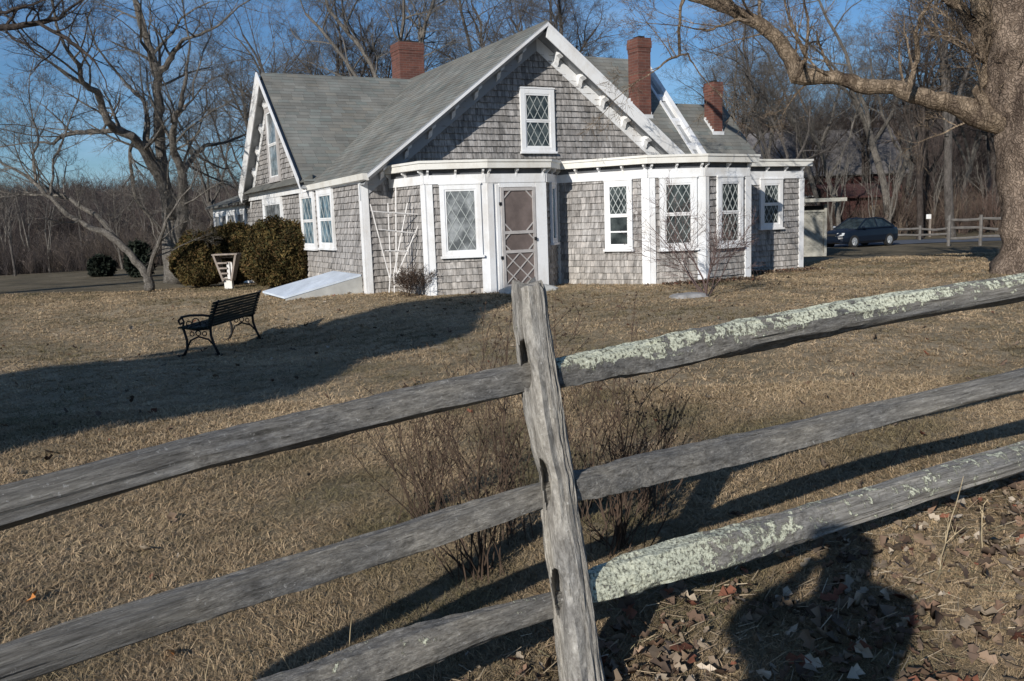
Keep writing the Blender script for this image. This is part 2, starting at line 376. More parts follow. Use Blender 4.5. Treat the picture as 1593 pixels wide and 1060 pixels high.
def roof_col(u, v, r):
    k = random.gauss(1, .07)*(.7+.3*r)*(1+.10*sin(u*1.3+1.5*sin(v*.8))*sin(v*.5+u*.35)+.05*sin(u*7+v)); g = random.gauss(0, .03)
    return (k*(1+g), k*(1+abs(g)*.3), k*(1-g*.5))

def window(root, org, fr, u0, u1, z0, z1, trim=.1, style='double', pane='glass', n=.0, lat='lattice', lower=None, name_label=None, sill=True):
    """u0..u1,z0..z1 outer size of the casing; frame > pane, sash, lattice"""
    n += .022; m = MB(); P = n+.055; t = trim
    m.box(fr, u0, u0+t, n, P, z0, z1); m.box(fr, u1-t, u1, n, P, z0, z1)
    m.box(fr, u0+t, u1-t, n, P-.002, z1-t, z1); m.box(fr, u0+t, u1-t, n, P-.002, z0, z0+t*.8)
    if sill: m.box(fr, u0-.03, u1+.03, n, P+.03, z0-.045, z0-.001)
    m.box(fr, u0-.015, u1+.015, n, P+.012, z1+.001, z1+.03)
    w = m.build('window', M['white'], root, org)
    if name_label: w['label'] = name_label
    a, b, c, d = u0+t, u1-t, z0+t*.8, z1-t
    p = MB(); p.poly([fr(a, n+.024, c), fr(b, n+.024, c), fr(b, n+.024, d), fr(a, n+.024, d)]); p.build('pane', M[pane], w, org)
    sa = MB(); s_ = .035; mid = (c+d)/2
    if style == 'double':
        for (q0, q1, pn) in ((c, mid, .036), (mid, d, .046)):
            sa.box(fr, a, a+s_, n+.02, n+pn, q0, q1); sa.box(fr, b-s_, b, n+.02, n+pn, q0, q1)
            sa.box(fr, a+s_, b-s_, n+.02, n+pn-.001, q0, q0+s_); sa.box(fr, a+s_, b-s_, n+.02, n+pn-.001, q1-s_, q1)
    else:
        sa.box(fr, a, a+s_, n+.02, n+.04, c, d); sa.box(fr, b-s_, b, n+.02, n+.04, c, d)
        sa.box(fr, a+s_, b-s_, n+.02, n+.039, c, c+s_); sa.box(fr, a+s_, b-s_, n+.02, n+.039, d-s_, d)
    if style == 'bars':
        pass
    sa.build('sash', M['white'], w, org)
    la = MB(); lw = .013
    def diamonds(ua, ub, za, zb, nx, slope=1.75):
        stepu = (ub-ua)/nx; dz = stepu*slope; k = za-(ub-ua)*slope
        for sg in (1, -1):
            q = za-(ub-ua)*slope-dz
            while q < zb+(ub-ua)*slope:
                # line z = q + sg*slope*(u-ua)  (or from right)
                A = (ua, q if sg > 0 else q+0); B = (ub, q+sg*slope*(ub-ua))
                seg = clip_seg(A, B, za, zb)
                if seg: la.bar(fr, seg[0], seg[1], lw, n+.0245, n+(.032 if sg > 0 else .034))
                q += dz
    if lat:
        if style == 'double':
            diamonds(a+s_, b-s_, mid+s_, d-s_, 3)
            if lower != 'plain': diamonds(a+s_, b-s_, c+s_, mid-s_, 3)
        else: diamonds(a+s_, b-s_, c+s_, d-s_, 3)
        la.build('lattice', M[lat], w, org)
    return w
def clip_seg(A, B, z0, z1):
    if A[1] > B[1]: A, B = B, A
    if B[1] <= z0 or A[1] >= z1 or B[1]-A[1] < 1e-6: return None
    f = lambda z: (A[0]+(B[0]-A[0])*(z-A[1])/(B[1]-A[1]), z)
    a = A if A[1] >= z0 else f(z0); b = B if B[1] <= z1 else f(z1)
    return (a, b) if hypot(a[0]-b[0], a[1]-b[1]) > .01 else None

# ------------------------------------------------------------------ the cottage
def build_house():
    org = HP(0, 0, .05)
    R = thing('shingled_cottage', org, 'grey cedar shingled cottage with white trim, steep gables and brick chimneys', 'house')
    ZR, SA, K, OV, SE = 5.615, 4.167, .75, .54, -.054
    cosA = 1/sqrt(1+K*K)
    # --- main gable wall
    fr, L = face((0, 0), (2*SA, 0))
    m = MB(); shingles(m, fr, [(.0, 0.02), (2*SA, .02), (2*SA, ZR-K*SA-.1), (SA, ZR-.12), (0, ZR-K*SA-.1)], .132, .055, .135, .032, .002, wall_col)
    core = [(0, -.4), (2*SA, -.4), (2*SA, ZR-K*SA-.12), (SA, ZR-.14), (0, ZR-K*SA-.12)]
    m.prism([HP(s, -.004, z) for s, z in core], [HP(s, -.3, z) for s, z in core], (.35, .35, .35))
    m.build('wall', M['shingle'], R, org)
    # --- left wall (with the side gable above)
    TC, WL, ZL, ZB = 7.26, 3.62, 5.6, 2.56; KL = (ZL-ZB)/WL
    B1 = 11.7; B2 = 17.7
    frl, LL = face((0, -B2), (0, 0)); U = lambda b: B2-b       # u coordinate for distance b behind the front corner
    m = MB(); shingles(m, frl, [(U(B1), -.3), (U(0), .0), (U(0), 2.36), (U(B1), 2.36)], .132, .055, .135, .032, .002, wall_col)
    shingles(m, frl, [(U(TC+WL)+.12, 2.62), (U(TC-WL)-.12, 2.62), (U(TC), ZL-.12)], .132, .055, .135, .032, .002, wall_col)
    m.prism([HP(.004, -B1, -.8), HP(.004, -.01, -.8), HP(.004, -.01, 2.5), HP(.004, -B1, 2.5)], [HP(.3, -B1, -.8), HP(.3, -.31, -.8), HP(.3, -.31, 2.5), HP(.3, -B1, 2.5)], (.35, .35, .35))
    m.prism([HP(.006, -TC-WL, ZB), HP(.006, -TC+WL, ZB), HP(.006, -TC, ZL-.12)], [HP(.3, -TC-WL, ZB), HP(.3, -TC+WL, ZB), HP(.3, -TC, ZL-.12)], (.35, .35, .35))
    m.build('wall', M['shingle'], R, org)
    # --- roofs
    def slab(m, a, b, n1, n2, th=.07):       # a,b (s,z) ends of the slope; t range n1..n2
        pa = [a, b, (b[0], b[1]-th), (a[0], a[1]-th)]
        m.prism([HP(s, n1, z) for s, z in pa], [HP(s, n2, z) for s, z in pa], (.8, .8, .8))
    BK = 12.0
    zeL = ZR-K*(SA-SE)
    # main left slope: u along back->front, v up
    Ul = NN.copy(); Vl = (G*1+Vector((0, 0, K))).normalized(); Ls = (SA-SE)/cosA
    def rp(P0, Uv, Vv, region):
        if Uv.cross(Vv).z < 0:
            f = lambda u, n, v: P0+Uv*u+Vv*v-(Uv.cross(Vv).normalized())*n
        else: f = lambda u, n, v: P0+Uv*u+Vv*v+(Uv.cross(Vv).normalized())*n
        # region must be counter-clockwise
        A = sum(region[i-1][0]*region[i][1]-region[i][0]*region[i-1][1] for i in range(len(region)))
        if A < 0: region = region[::-1]
        mb = MB(); shingles(mb, f, region, .14, .28, .34, .006, .001, roof_col, .003, .0); return mb
    m = rp(HP(SE, -BK, zeL+.012), NN, Vl, [(0, 0), (BK+OV, 0), (BK+OV, Ls), (0, Ls)])
    slab(m, (SA, ZR), (SE, zeL), OV-.005, -BK)
    rf1 = m.build('roof', M['roof'], R, org)
    Vr = (-G+Vector((0, 0, K))).normalized(); SE2 = 2*SA+.3
    m = rp(HP(SE2, -BK, ZR-K*(SE2-SA)+.012), NN, Vr, [(0, 0), (BK+OV, 0), (BK+OV, (SE2-SA)/cosA), (0, (SE2-SA)/cosA)])
    slab(m, (SA, ZR-.001), (SE2, ZR-K*(SE2-SA)), OV-.005, -BK)
    m.tube([HP(SA, OV, ZR+.012), HP(SA, -BK, ZR+.012)], .035, 6, (.9, .9, .9))
    rf2 = m.build('roof', M['roof'], R, org)
    # left wing roof: ridge along s at t=-TC
    cL = 1/sqrt(1+KL*KL); OL = .22
    Vf = (-NN+Vector((0, 0, KL))).normalized(); Vb = (NN+Vector((0, 0, KL))).normalized(); SX = SA+.6
    for tt, V_ in ((-TC+WL+.05, Vf), (-TC-WL-.05, Vb)):
        m = rp(HP(-OL, tt, ZB-.05*KL+.012), G, V_, [(0, 0), (SX+OL, 0), (SX+OL, (WL+.05)/cL), (0, (WL+.05)/cL)])
        pa = [(-TC, ZL), (tt, ZB-.05*KL), (tt, ZB-.05*KL-.07), (-TC, ZL-.07)]
        m.prism([HP(-OL+.004, t, z) for t, z in pa], [HP(SX, t, z) for t, z in pa], (.8, .8, .8))
        m.build('roof', M['roof'], R, org)
    # low roof of the rear porch
    zt, zb_ = 2.95, 2.28
    Vp = (G*1.9+Vector((0, 0, zt-zb_))).normalized(); Lp = sqrt(1.9**2+(zt-zb_)**2)
    m = rp(HP(-.3, -B2-.3, zb_+.012), NN, Vp, [(0, 0), (B2-TC-WL+.3, 0), (B2-TC-WL+.3, Lp), (0, Lp)])
    pa = [(-.3, zb_), (1.6, zt), (1.6, zt-.06), (-.3, zb_-.06)]
    m.prism([HP(s, -B2-.3, z) for s, z in pa], [HP(s, -TC-WL, z) for s, z in pa], (.7, .7, .7))
    m.build('roof', M['roof'], R, org)
    # wing to the right, behind: ridge along s at t=-TW
    TW, ZW, S1, S2 = 2.7, 5.62, SA, 8.72; KW = 1.1; Wd = 2.6; cW = 1/sqrt(1+KW*KW)
    Vf = (-NN+Vector((0, 0, KW))).normalized()
    tf = -TW+Wd
    m = rp(HP(S1, tf, ZW-KW*Wd+.012), G, Vf, [(0, 0), (S2-S1, 0), (S2-S1, Wd/cW), (0, Wd/cW)])
    pa = [(-TW, ZW), (tf, ZW-KW*Wd), (tf, ZW-KW*Wd-.07), (-TW, ZW-.07)]
    m.prism([HP(S1, t, z) for t, z in pa], [HP(S2, t, z) for t, z in pa], (.8, .8, .8))
    pa = [(-TW, ZW-.001), (-TW-Wd, ZW-KW*Wd), (-TW-Wd, ZW-KW*Wd-.07), (-TW, ZW-.071)]
    m.prism([HP(S1, t, z) for t, z in pa], [HP(S2, t, z) for t, z in pa], (.8, .8, .8))
    rf3 = m.build('roof', M['roof'], R, org)
    m = MB(); g_ = [(-TW, ZW-.1), (-TW+Wd-.2, 2.3), (-TW+Wd-.2, .0), (-TW-Wd+.2, .0), (-TW-Wd+.2, 2.3)]
    m.prism([HP(S2-.05, t, z) for t, z in g_], [HP(S2-.3, t, z) for t, z in g_], (1, 1, 1)); m.build('wall', M['shingle'], R, org)
    # ladder-like barge board beyond that roof's right end
    m = MB()
    def slopebar(sa, sb, d0, d1, v0, v1):
        q = [(sa, v0), (sb, v0), (sb, v1), (sa, v1)]
        A = [HP(s, -TW+d0, ZW-KW*d0+v) for s, v in q]; B = [HP(s, -TW+d1, ZW-KW*d1+v) for s, v in q]; m.prism(A, B)
    slopebar(S2+.002, S2+.07, 0, Wd, -.10, .05); slopebar(S2+.31, S2+.45, -.05, Wd+.05, -.12, .06)
    for k in range(4): slopebar(S2+.07, S2+.31, .35+k*.62, .42+k*.62, -.07, .03)
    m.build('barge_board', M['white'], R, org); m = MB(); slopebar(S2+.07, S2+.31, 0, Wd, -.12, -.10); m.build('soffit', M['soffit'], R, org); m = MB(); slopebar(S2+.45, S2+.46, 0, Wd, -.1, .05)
    m.build('barge_board', M['white'], R, org)
    # lowest wing at the far right with a hipped end
    TW3, ZW3, S3, S4 = 2.4, 4.45, S2-.2, 11.65; W3 = 1.6; zf = 2.69; K3 = (ZW3-zf)/W3; c3 = 1/sqrt(1+K3*K3)
    Vf = (-NN+Vector((0, 0, K3))).normalized()
    hipS = S4
    m = rp(HP(S3, -TW3+W3, zf+.012), G, Vf, [(0, 0), (hipS-S3, 0), (S4-S3, W3/c3), (0, W3/c3)])
    A = [HP(S3, -TW3, ZW3), HP(S4, -TW3, ZW3), HP(hipS, -TW3+W3, zf), HP(S3, -TW3+W3, zf)]
    m.poly(A, (.8, .8, .8)); m.poly([HP(S4, -TW3, ZW3), HP(hipS, -TW3-W3, zf), HP(hipS, -TW3+W3, zf)], (.8, .8, .8))
    m.poly([HP(S3, -TW3, ZW3), HP(S3, -TW3-W3, zf), HP(hipS, -TW3-W3, zf), HP(S4, -TW3, ZW3)], (.8, .8, .8))
    rf4 = m.build('roof', M['roof'], R, org)
    # --- rakes of the front gable: fascia, raked crown, soffit, frieze, brackets
    def rake(sa, za, se, k, P, o=OV, steep=False):
        ca = 1/sqrt(1+k*k); sg = 1 if se > sa else -1
        def ext(sec, mb):
            A = [P(sa, t, za-v/ca) for t, v in sec]; B = [P(se, t, za-k*abs(se-sa)-v/ca) for t, v in sec]
            mb.prism(A, B) if sg > 0 else mb.prism(B, A)
        m = MB()
        ext([(o-.03, -.012), (o+.012, -.012), (o+.012, .05), (o-.03, .05)], m)
        if steep: ext([(o+.008, .051), (o-.06, .24), (o-.09, .235), (o-.03, .051)], m)
        else: ext([(o+.008, .051), (o-.235, .155), (o-.25, .14), (o-.03, .051)], m)
        ext([(.0, .16), (.034, .16), (.034, .40), (.0, .40)], m)
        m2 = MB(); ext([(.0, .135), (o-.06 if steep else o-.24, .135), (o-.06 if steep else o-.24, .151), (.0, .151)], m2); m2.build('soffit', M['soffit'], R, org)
        return m
    def brackets(sa, za, se, k, P, n, o=OV, sz=.11):
        ca = 1/sqrt(1+k*k); sg = 1 if se > sa else -1; dx, dz = ca*sg, -k*ca
        for i in range(n):
            mb = MB(); f = (i+.8)/(n+.3); s0 = sa+(se-sa)*f; z0 = za-k*abs(s0-sa)
            # curved scroll seen from the side
            prof = [(.036, .153), (o-.25, .153), (o-.255, .20), (.14, .215), (.10, .26), (.085, .31), (.036, .34)]
            A = [P(s0-dx*sz/2, t, z0-dz*sz/2-v/ca) for t, v in prof]; B = [P(s0+dx*sz/2, t, z0+dz*sz/2-v/ca) for t, v in prof]
            mb.prism(A, B); mb.build('bracket', M['white'], R, org)
    P = lambda s, t, z: HP(s, t, z)
    SR = SA*2+.2
    rake(SA, ZR, SE, K, P).build('barge_board', M['shaded_rake_paint'], R, org)  # left rake: its shade is put into the colour
    m = MB(); m.prism([HP(SA, OV+.013, ZR-.012), HP(SA, OV+.018, ZR-.012), HP(SA, OV+.018, ZR-.075), HP(SA, OV+.013, ZR-.075)], [HP(SE, OV+.013, zeL-.012), HP(SE, OV+.018, zeL-.012), HP(SE, OV+.018, zeL-.075), HP(SE, OV+.013, zeL-.075)]); m.build('drip_edge', M['white'], R, org)
    rake(SA, ZR, SR, K, P, OV, True).build('barge_board', M['white'], R, org)
    for sa_, se_ in ((SA, SE+.2), (SA, SR)):
        brackets(SA, ZR, se_, K, P, 7)
    # side gable rakes: local axis s->t
    PL = lambda a, o, z: HP(-o, -a, z)      # a = distance behind the corner, o = outward
    for se in (TC-WL, TC+WL):
        rake(TC, ZL, se, KL, PL, .36, True).build('barge_board', M['white'], R, org)
        brackets(TC, ZL, se, KL, PL, 5, .36, .1)
    # --- eave gutter and side trims on the left wall
    m = MB()
    m.prism([HP(-.14, OV, zeL-.1), HP(-.03, OV, zeL-.12), HP(-.03, OV, zeL+.02), HP(-.16, OV, zeL+.02)], [HP(-.14, -3.75, zeL-.13), HP(-.03, -3.75, zeL-.15), HP(-.03, -3.75, zeL-.01), HP(-.16, -3.75, zeL-.01)])
    m.build('gutter', M['white_old'], R, org)
    m = MB()
    m.box(frl, U(B1), U(4.4), 0, .09, 2.30, 2.46); m.box(frl, U(B1), U(4.4), 0, .16, 2.461, 2.55)
    m.box(frl, U(4.6), U(0), .0, .05, 2.301, 2.36)
    m.build('fascia', M['white'], R, org)
    m = MB(); m.prism([HP(-.3, -TC-WL, 2.53), HP(-.3, -TC+WL, 2.53), HP(.0, -TC+WL, 2.72), HP(.0, -TC-WL, 2.72)], [HP(-.3, -TC-WL, 2.50), HP(-.3, -TC+WL, 2.50), HP(.0, -TC+WL, 2.56), HP(.0, -TC-WL, 2.56)], (.8, .8, .8))
    m.build('pent_roof', M['roof'], R, org)
    # corner boards
    def corner_board(f1, f2, w=.12, z0=-.3, z1=2.36, n=.045):
        m = MB(); (fa, La) = f1
        m.box(fa, La-w, La+n, 0, n, z0, z1)
        if f2:
            fb, Lb = f2; m.box(fb, .0, w, 0.0, n+.002, z0, z1-.003)
        m.build('corner_board', M['white'], R, org)
    corner_board((frl, LL), face((0, 0), (9, 0)), .11, -.3, 2.36)
    # windows in the left wall
    window(R, org, frl, U(4.72), U(3.5), .93, 2.29, .11, 'double', 'glass_blue', .0, 'lattice', name_label='tall side window nearest the evergreen bush')
    window(R, org, frl, U(3.18), U(1.95), .96, 2.29, .11, 'double', 'glass_blue', .0, 'lattice', name_label='tall side window nearest the house corner')
    window(R, org, frl, U(9.0), U(6.7), .8, 2.29, .16, 'double', 'glass_pale', .0, None, name_label='white cased side window behind the evergreen bushes')
    window(R, org, frl, U(TC+.62), U(TC-.62), 2.74, 4.72, .13, 'double', 'glass_pale', .0, None, name_label='narrow attic window in the side gable').data.materials[0] = M['screen_frame']
    # rear glazed porch on the same line
    m = MB(); m.box(frl, 0, U(B1), -.3, 0, -.8, 1.0); m.box(frl, 0, U(B1), -.3, -.01, 1.0, 2.2); m.build('porch_wall', M['white'], R, org)
    m = MB(); m.box(frl, -.05, U(B1), -.02, .06, 2.05, 2.24)
    for b in (11.75, 13.3, 14.9, 16.4, 17.6): m.box(frl, U(b)-.1, U(b)+.1, 0, .07, -.4, 2.05)
    m.build('porch_post', M['white'], R, org)
    for b in (12.5, 14.1, 15.6, 17.0):
        window(R, org, frl, U(b)-.62, U(b)+.62, .7, 2.04, .08, 'single', 'glass_pale', .0, None)
    # --- front bays
    Wp = [(.62, 0), (.80, 1.42), (1.90, 1.82), (3.22, 1.82), (3.95, 1.05), (5.0, 2.9), (6.07, 3.30), (7.42, 3.15), (7.45, 1.80), (10.38, 1.80), (10.38, -2.0)]
    def offset(Pp, d):
        out = []
        for i, p in enumerate(Pp):
            ns = []
            for j in (i-1, i):
                if 0 <= j < len(Pp)-1:
                    a, b = Pp[j], Pp[j+1]; l = hypot(b[0]-a[0], b[1]-a[1]); ns.append((-(b[1]-a[1])/l, (b[0]-a[0])/l))
            if len(ns) == 1: out.append((p[0]+ns[0][0]*d, p[1]+ns[0][1]*d))
            else:
                (ax, ay), (bx, by) = ns; k = 1+ax*bx+ay*by; out.append((p[0]+(ax+bx)/k*d, p[1]+(ay+by)/k*d))
        return out
    gz = lambda p: ground_z(HP(p[0], p[1], 0).x, HP(p[0], p[1], 0).y)
    FC = [face(Wp[i], Wp[i+1]) for i in range(len(Wp)-1)]
    for i, (f_, l_) in enumerate(FC):
        m = MB(); z0 = min(gz(Wp[i]), gz(Wp[i+1]))-.02
        m.poly([f_(0, 0, z0-.4), f_(l_, 0, z0-.4), f_(l_, 0, 2.47), f_(0, 0, 2.47)], (.35, .35, .35))
        if i != 2: shingles(m, f_, [(0, z0), (l_, z0), (l_, 2.2), (0, 2.2)], .132, .055, .135, .032, .002, wall_col)
        m.build('wall', M['shingle'], R, org)
        # frieze board, soffit brackets
        m = MB(); e0 = .0; m.box(f_, 0, l_, .0, .05+.0006*i, 2.19, 2.36); m.build('frieze', M['white'], R, org)
        nb = max(1, int(round(l_/.6)))
        for k in range(nb+1):
            if i == len(FC)-1: break
            u = min(max(l_*k/nb, .05), l_-.05); m = MB(); m.prism([f_(u-.02, n_, z_) for n_, z_ in ((.021, 2.462), (.13, 2.462), (.12, 2.42), (.06, 2.38), (.054, 2.30), (.021, 2.30))], [f_(u+.02, n_, z_) for n_, z_ in ((.021, 2.462), (.13, 2.462), (.12, 2.42), (.06, 2.38), (.054, 2.30), (.021, 2.30))])
            m.build('bracket', M['white'], R, org)
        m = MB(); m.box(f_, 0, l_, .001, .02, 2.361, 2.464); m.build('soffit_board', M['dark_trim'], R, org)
    Oc = offset(Wp, .17); Oi = [(.55, -.05)]
    m = MB(); ring = [(.45, -.02)]+Oc[1:]+[(8.0, -2.0)]
    ring[1] = (ring[1][0], ring[1][1])
    top = [HP(s, t, 2.60) for s, t in ring]; bot = [HP(s, t, 2.468) for s, t in ring]
    n = len(ring)
    for i in range(n-1): m.poly([bot[i], bot[i+1], top[i+1], top[i]])
    # a thin raised drip edge
    Od = [(.43, -.02)]+offset(Wp, .19)[1:]
    for i in range(len(Od)-1):
        a, b = Od[i], Od[i+1]; c, d = ring[i], ring[i+1]
        m.poly([HP(*a, 2.585), HP(*b, 2.585), HP(*b, 2.63), HP(*a, 2.63)]); m.poly([HP(*c, 2.585), HP(*d, 2.585), HP(*b, 2.585), HP(*a, 2.585)])
    m.poly(bot[::-1])
    m.build('cornice', M['white_old'], R, org)
    m = MB(); m.poly([HP(s, t, 2.628) for s, t in Od+[(8, -2)]]); m.build('roof', M['roof_flat'], R, org)
    # corner posts of the bays
    for i in range(len(FC)-2):
        if i in (3, 7): continue
        w = .13
        if i == 2: continue
        corner_board(FC[i], FC[i+1] if i+1 not in (2,) else None, w, min(gz(Wp[i+1]), .05)-.1, 2.186)
    m = MB(); m.box(FC[3][0], FC[3][1]-.04, FC[3][1]+.0, .0, .05, -.1, 2.18); m.box(FC[4][0], .0, .09, .0, .05, -.1, 2.18); m.build('corner_board', M['white_old'], R, org)
    m = MB(); m.box(FC[8][0], FC[8][1]-.11, FC[8][1]+.04, 0, .045, -.2, 2.186); m.box(FC[8][0], 1.15, 1.6, 0, .0449, 2.05, 2.186); m.build('corner_board', M['white'], R, org)
    # windows of the bays
    window(R, org, FC[1][0], .26, 1.06, .80, 2.17, .09, 'single', 'glass_pale', .0, 'lattice', name_label='diamond paned window between the trellis and the door')
    window(R, org, FC[3][0], .34, .80, .95, 2.17, .07, 'single', 'glass_blue', .0, None, name_label='narrow shaded window right of the door')
    # small four light window on the slanting wall
    wl = window(R, org, FC[4][0], 1.18, 1.80, .78, 2.17, .085, 'double', 'glass', .0, 'lattice', 'plain', name_label='narrow window between the door and the right bay')
    m = MB(); m.box(FC[4][0], 1.27, 1.71, .044, .062, 1.12, 1.15); m.build('muntin', M['white'], wl, org)
    window(R, org, FC[5][0], .22, .99, .76, 2.17, .10, 'double', 'glass', .0, 'lattice', name_label='wide diamond paned window of the right bay')
    window(R, org, FC[6][0], .36, 1.12, .76, 2.17, .10, 'double', 'glass', .0, 'lattice', name_label='right window of the right bay')
    window(R, org, FC[8][0], 1.55, 2.25, 1.05, 2.17, .10, 'double', 'glass', .0, 'lattice', name_label='small window in the set back wall under branch shadows')
    window(R, org, face((0, 0), (9, 0))[0], 3.70, 4.56, 2.94, 4.30, .11, 'double', 'glass', .0, 'lattice', name_label='diamond paned window in the front gable')
    # --- door with side panels
    f_, l_ = FC[2]
    m = MB(); m.box(f_, 0, l_, 0, .03, .04, 2.19); m.box(f_, .0, .13, .03, .06, -.05, 2.18); m.box(f_, .20, .27, .03, .045, .1, 2.15)
    m.box(f_, l_-.23, l_+.01, .03, .055, .05, 2.181); m.box(f_, .27, l_-.23, .03, .05, 2.10, 2.179)
    m.build('door_casing', M['white'], R, org)
    a, b, z0, z1 = .30, 1.07, .12, 2.10
    m = MB(); mid1, mid2 = 1.18, .80
    m.box(f_, a, a+.06, .03, .06, z0, z1); m.box(f_, b-.06, b, .03, .06, z0, z1)
    for zz in (z0, mid2, mid1, z1-.07): m.box(f_, a+.06, b-.06, .03, .059, zz, zz+.06)
    ia, ib = a+.06, b-.06
    for (q0, q1, c) in ((mid1+.06, z1-.07, .15), (mid2+.06, mid1, .11)):
        for (uu, zz, su, sz) in ((ia, q0, 1, 1), (ib, q0, -1, 1), (ia, q1, 1, -1), (ib, q1, -1, -1)):
            m.bar(f_, (uu, zz+sz*c), (uu+su*c, zz), .022, .034, .052)
    wd = ib-ia; h_ = mid2-z0-.06
    for q in range(-2, 3):
        for sg in (1, -1):
            A = (ia, z0+.06+q*h_/2 if sg > 0 else mid2-q*h_/2); B = (ib, A[1]+sg*h_)
            sgm = clip_seg(A, B, z0+.06, mid2)
            if sgm: m.bar(f_, sgm[0], sgm[1], .02, .034, .05 if sg > 0 else .052)
    d = m.build('screen_door', M['screen_frame'], R, org); d['label'] = 'old greyed screen door with lattice lower panel'
    m = MB(); m.poly([f_(a+.01, .033, z0), f_(b-.01, .033, z0), f_(b-.01, .033, z1), f_(a+.01, .033, z1)]); m.build('screen', M['screen'], d, org)
    m = MB()
    for zz in (1.78, .72): m.box(f_, .255, .30, .045, .075, zz-.03, zz+.03)
    m.build('hinge', M['iron'], d, org)
    m = MB(); m.box(f_, 1.02, 1.06, .06, .1, 1.04, 1.1); m.build('handle', M['iron'], d, org)
    # --- chimneys
    def chimney(s0, s1, t0, t1, z0, z1, parent, cap=.05, flash=None):
        m = MB(); f0 = lambda u, n, z: HP(u, n, z)
        m.box(f0, s0, s1, t0, t1, z0, z1-.34, None, True)
        m.box(f0, s0-.01, s1+.01, t0-.01, t1+.01, z1-.34, z1-.24, None, True)
        m.box(f0, s0-.025, s1+.025, t0-.025, t1+.025, z1-.24, z1-.08, None, True)
        m.box(f0, s0-.015, s1+.015, t0-.015, t1+.015, z1-.08, z1, None, True)
        ch = m.build('chimney', M['brick'], R, org)
        m = MB(); m.box(f0, s0+.1, s1-.1, t0+.1, t1-.1, z1, z1+.06); m.build('flue', M['dark'], ch, org)
        if flash:
            zf0, zf1 = flash           # height of the roof at front and back of the chimney
            m = MB(); e = .02
            m.box(f0, s0-.05, s1+.05, t1, t1+e, zf0-.05, zf0+.09)
            for k in range(5):
                a_ = t1+(t0-t1)*k/5; b_ = t1+(t0-t1)*(k+1)/5; zz = zf0+(zf1-zf0)*(k+.5)/5
                m.box(f0, s0-e, s0, b_, a_, zz-.12, zz+.11); m.box(f0, s1, s1+e, b_, a_, zz-.12, zz+.11)
            m.build('flashing', M['lead'], ch, org)
        return ch
    c1 = chimney(4.3, 5.1, -9.3, -8.6, 4.4, 6.95, R); c1['label'] = 'broad brick chimney on the ridge at the left'
    tch = .0
    zc = lambda t: ZW-KW*(TW+t)
    c2 = chimney(7.76, 8.14, -1.55, -1.12, 3.3, 5.85, R, flash=(zc(-1.12), zc(-1.55))); c2['label'] = 'tall slender brick chimney behind the front gable'
    z3 = lambda t: ZW3-K3*(TW3+t)
    c3 = chimney(10.6, 10.9, -1.97, -1.58, 3.0, 4.95, R, flash=(z3(-1.58), z3(-1.97))); c3['label'] = 'short brick chimney on the lowest roof at the right'
    # --- cellar hatch against the left wall
    b0, b1 = .25, 2.3
    m = MB(); f0 = lambda u, n, z: HP(u, n, z)
    low = gz((-1.6, -.5))-.02
    prof = [(-.03, -.3), (-1.62, low-.2), (-1.62, low+.05), (-.03, .40)]
    for (ta, tb) in ((-b0-.12, -b0), (-b1, -b1+.12)):
        m = MB(); m.prism([HP(s, tb, z) for s, z in prof], [HP(s, ta, z) for s, z in prof]); m.build('hatch_side', M['concrete'], R, org)
    m = MB()
    for (ta, tb) in ((-b0-.02, -(b0+b1)/2+.012), (-(b0+b1)/2-.012, -b1+.02)):
        pr = [(-.04, .404), (-1.66, low+.054), (-1.66, low+.094), (-.04, .444)]
        m.prism([HP(s, ta, z) for s, z in pr], [HP(s, tb, z) for s, z in pr])
    hd = m.build('hatch_door', M['hatch'], R, org); hd['label'] = 'sloping bluish white cellar hatch doors'
    return R

# ------------------------------------------------------------------ trees
def grow(mb, p, d, L, r, lvl, spec, rnd, tips=None):
    """spec[lvl] = (n_children, length ratio, angle, segs, sides, wander, up)"""
    nch, ratio, ang, segs, sides, wander, up = spec[lvl]
    path = [Vector(p)]; d = Vector(d).normalized(); rr = [r]
    dirs = [d.copy()]
    endr = r*(.35 if lvl else .45)
    for i in range(segs):
        d = (d+Vector((rnd.gauss(0, wander), rnd.gauss(0, wander), rnd.gauss(0, wander)*.7+up))).normalized()
        path.append(path[-1]+d*(L/segs)); dirs.append(d.copy()); rr.append(r+(endr-r)*((i+1)/segs))
    mb.tube(path, rr, sides, None, lvl == 0)
    if lvl+1 >= len(spec): return
    for c in range(nch):
        f = rnd.uniform(.22 if lvl else .28, 1.0)**(.8) if c else 1.0
        x = f*segs; i = min(int(x), segs-1); q = path[i].lerp(path[i+1], x-i); dd = dirs[i+1]
        a = ang*rnd.uniform(.6, 1.3)*(0.5 if c == 0 else 1)
        ax = dd.orthogonal().normalized(); ax.rotate(Matrix.Rotation(rnd.uniform(0, 2*pi), 3, dd))
        nd = dd.copy(); nd.rotate(Matrix.Rotation(a, 3, ax))
        rad = max((rr[i]*(1-(x-i))+rr[i+1]*(x-i))*rnd.uniform(.4, .66), .0032)
        grow(mb, q, nd, L*ratio*rnd.uniform(.65, 1.2)*(1.15-.45*f), rad, lvl+1, spec, rnd)
def split_tree(root_name, origin, trunk_fn, crown_fn, mt, mc, label, group=None, cat='tree'):
    t = thing(root_name, origin, label, cat, group)
    a = MB(); trunk_fn(a); a.build('trunk', mt, t, (0, 0, 0), True)
    b = MB(); crown_fn(b); b.build('crown', mc, t, (0, 0, 0), False)
    return t
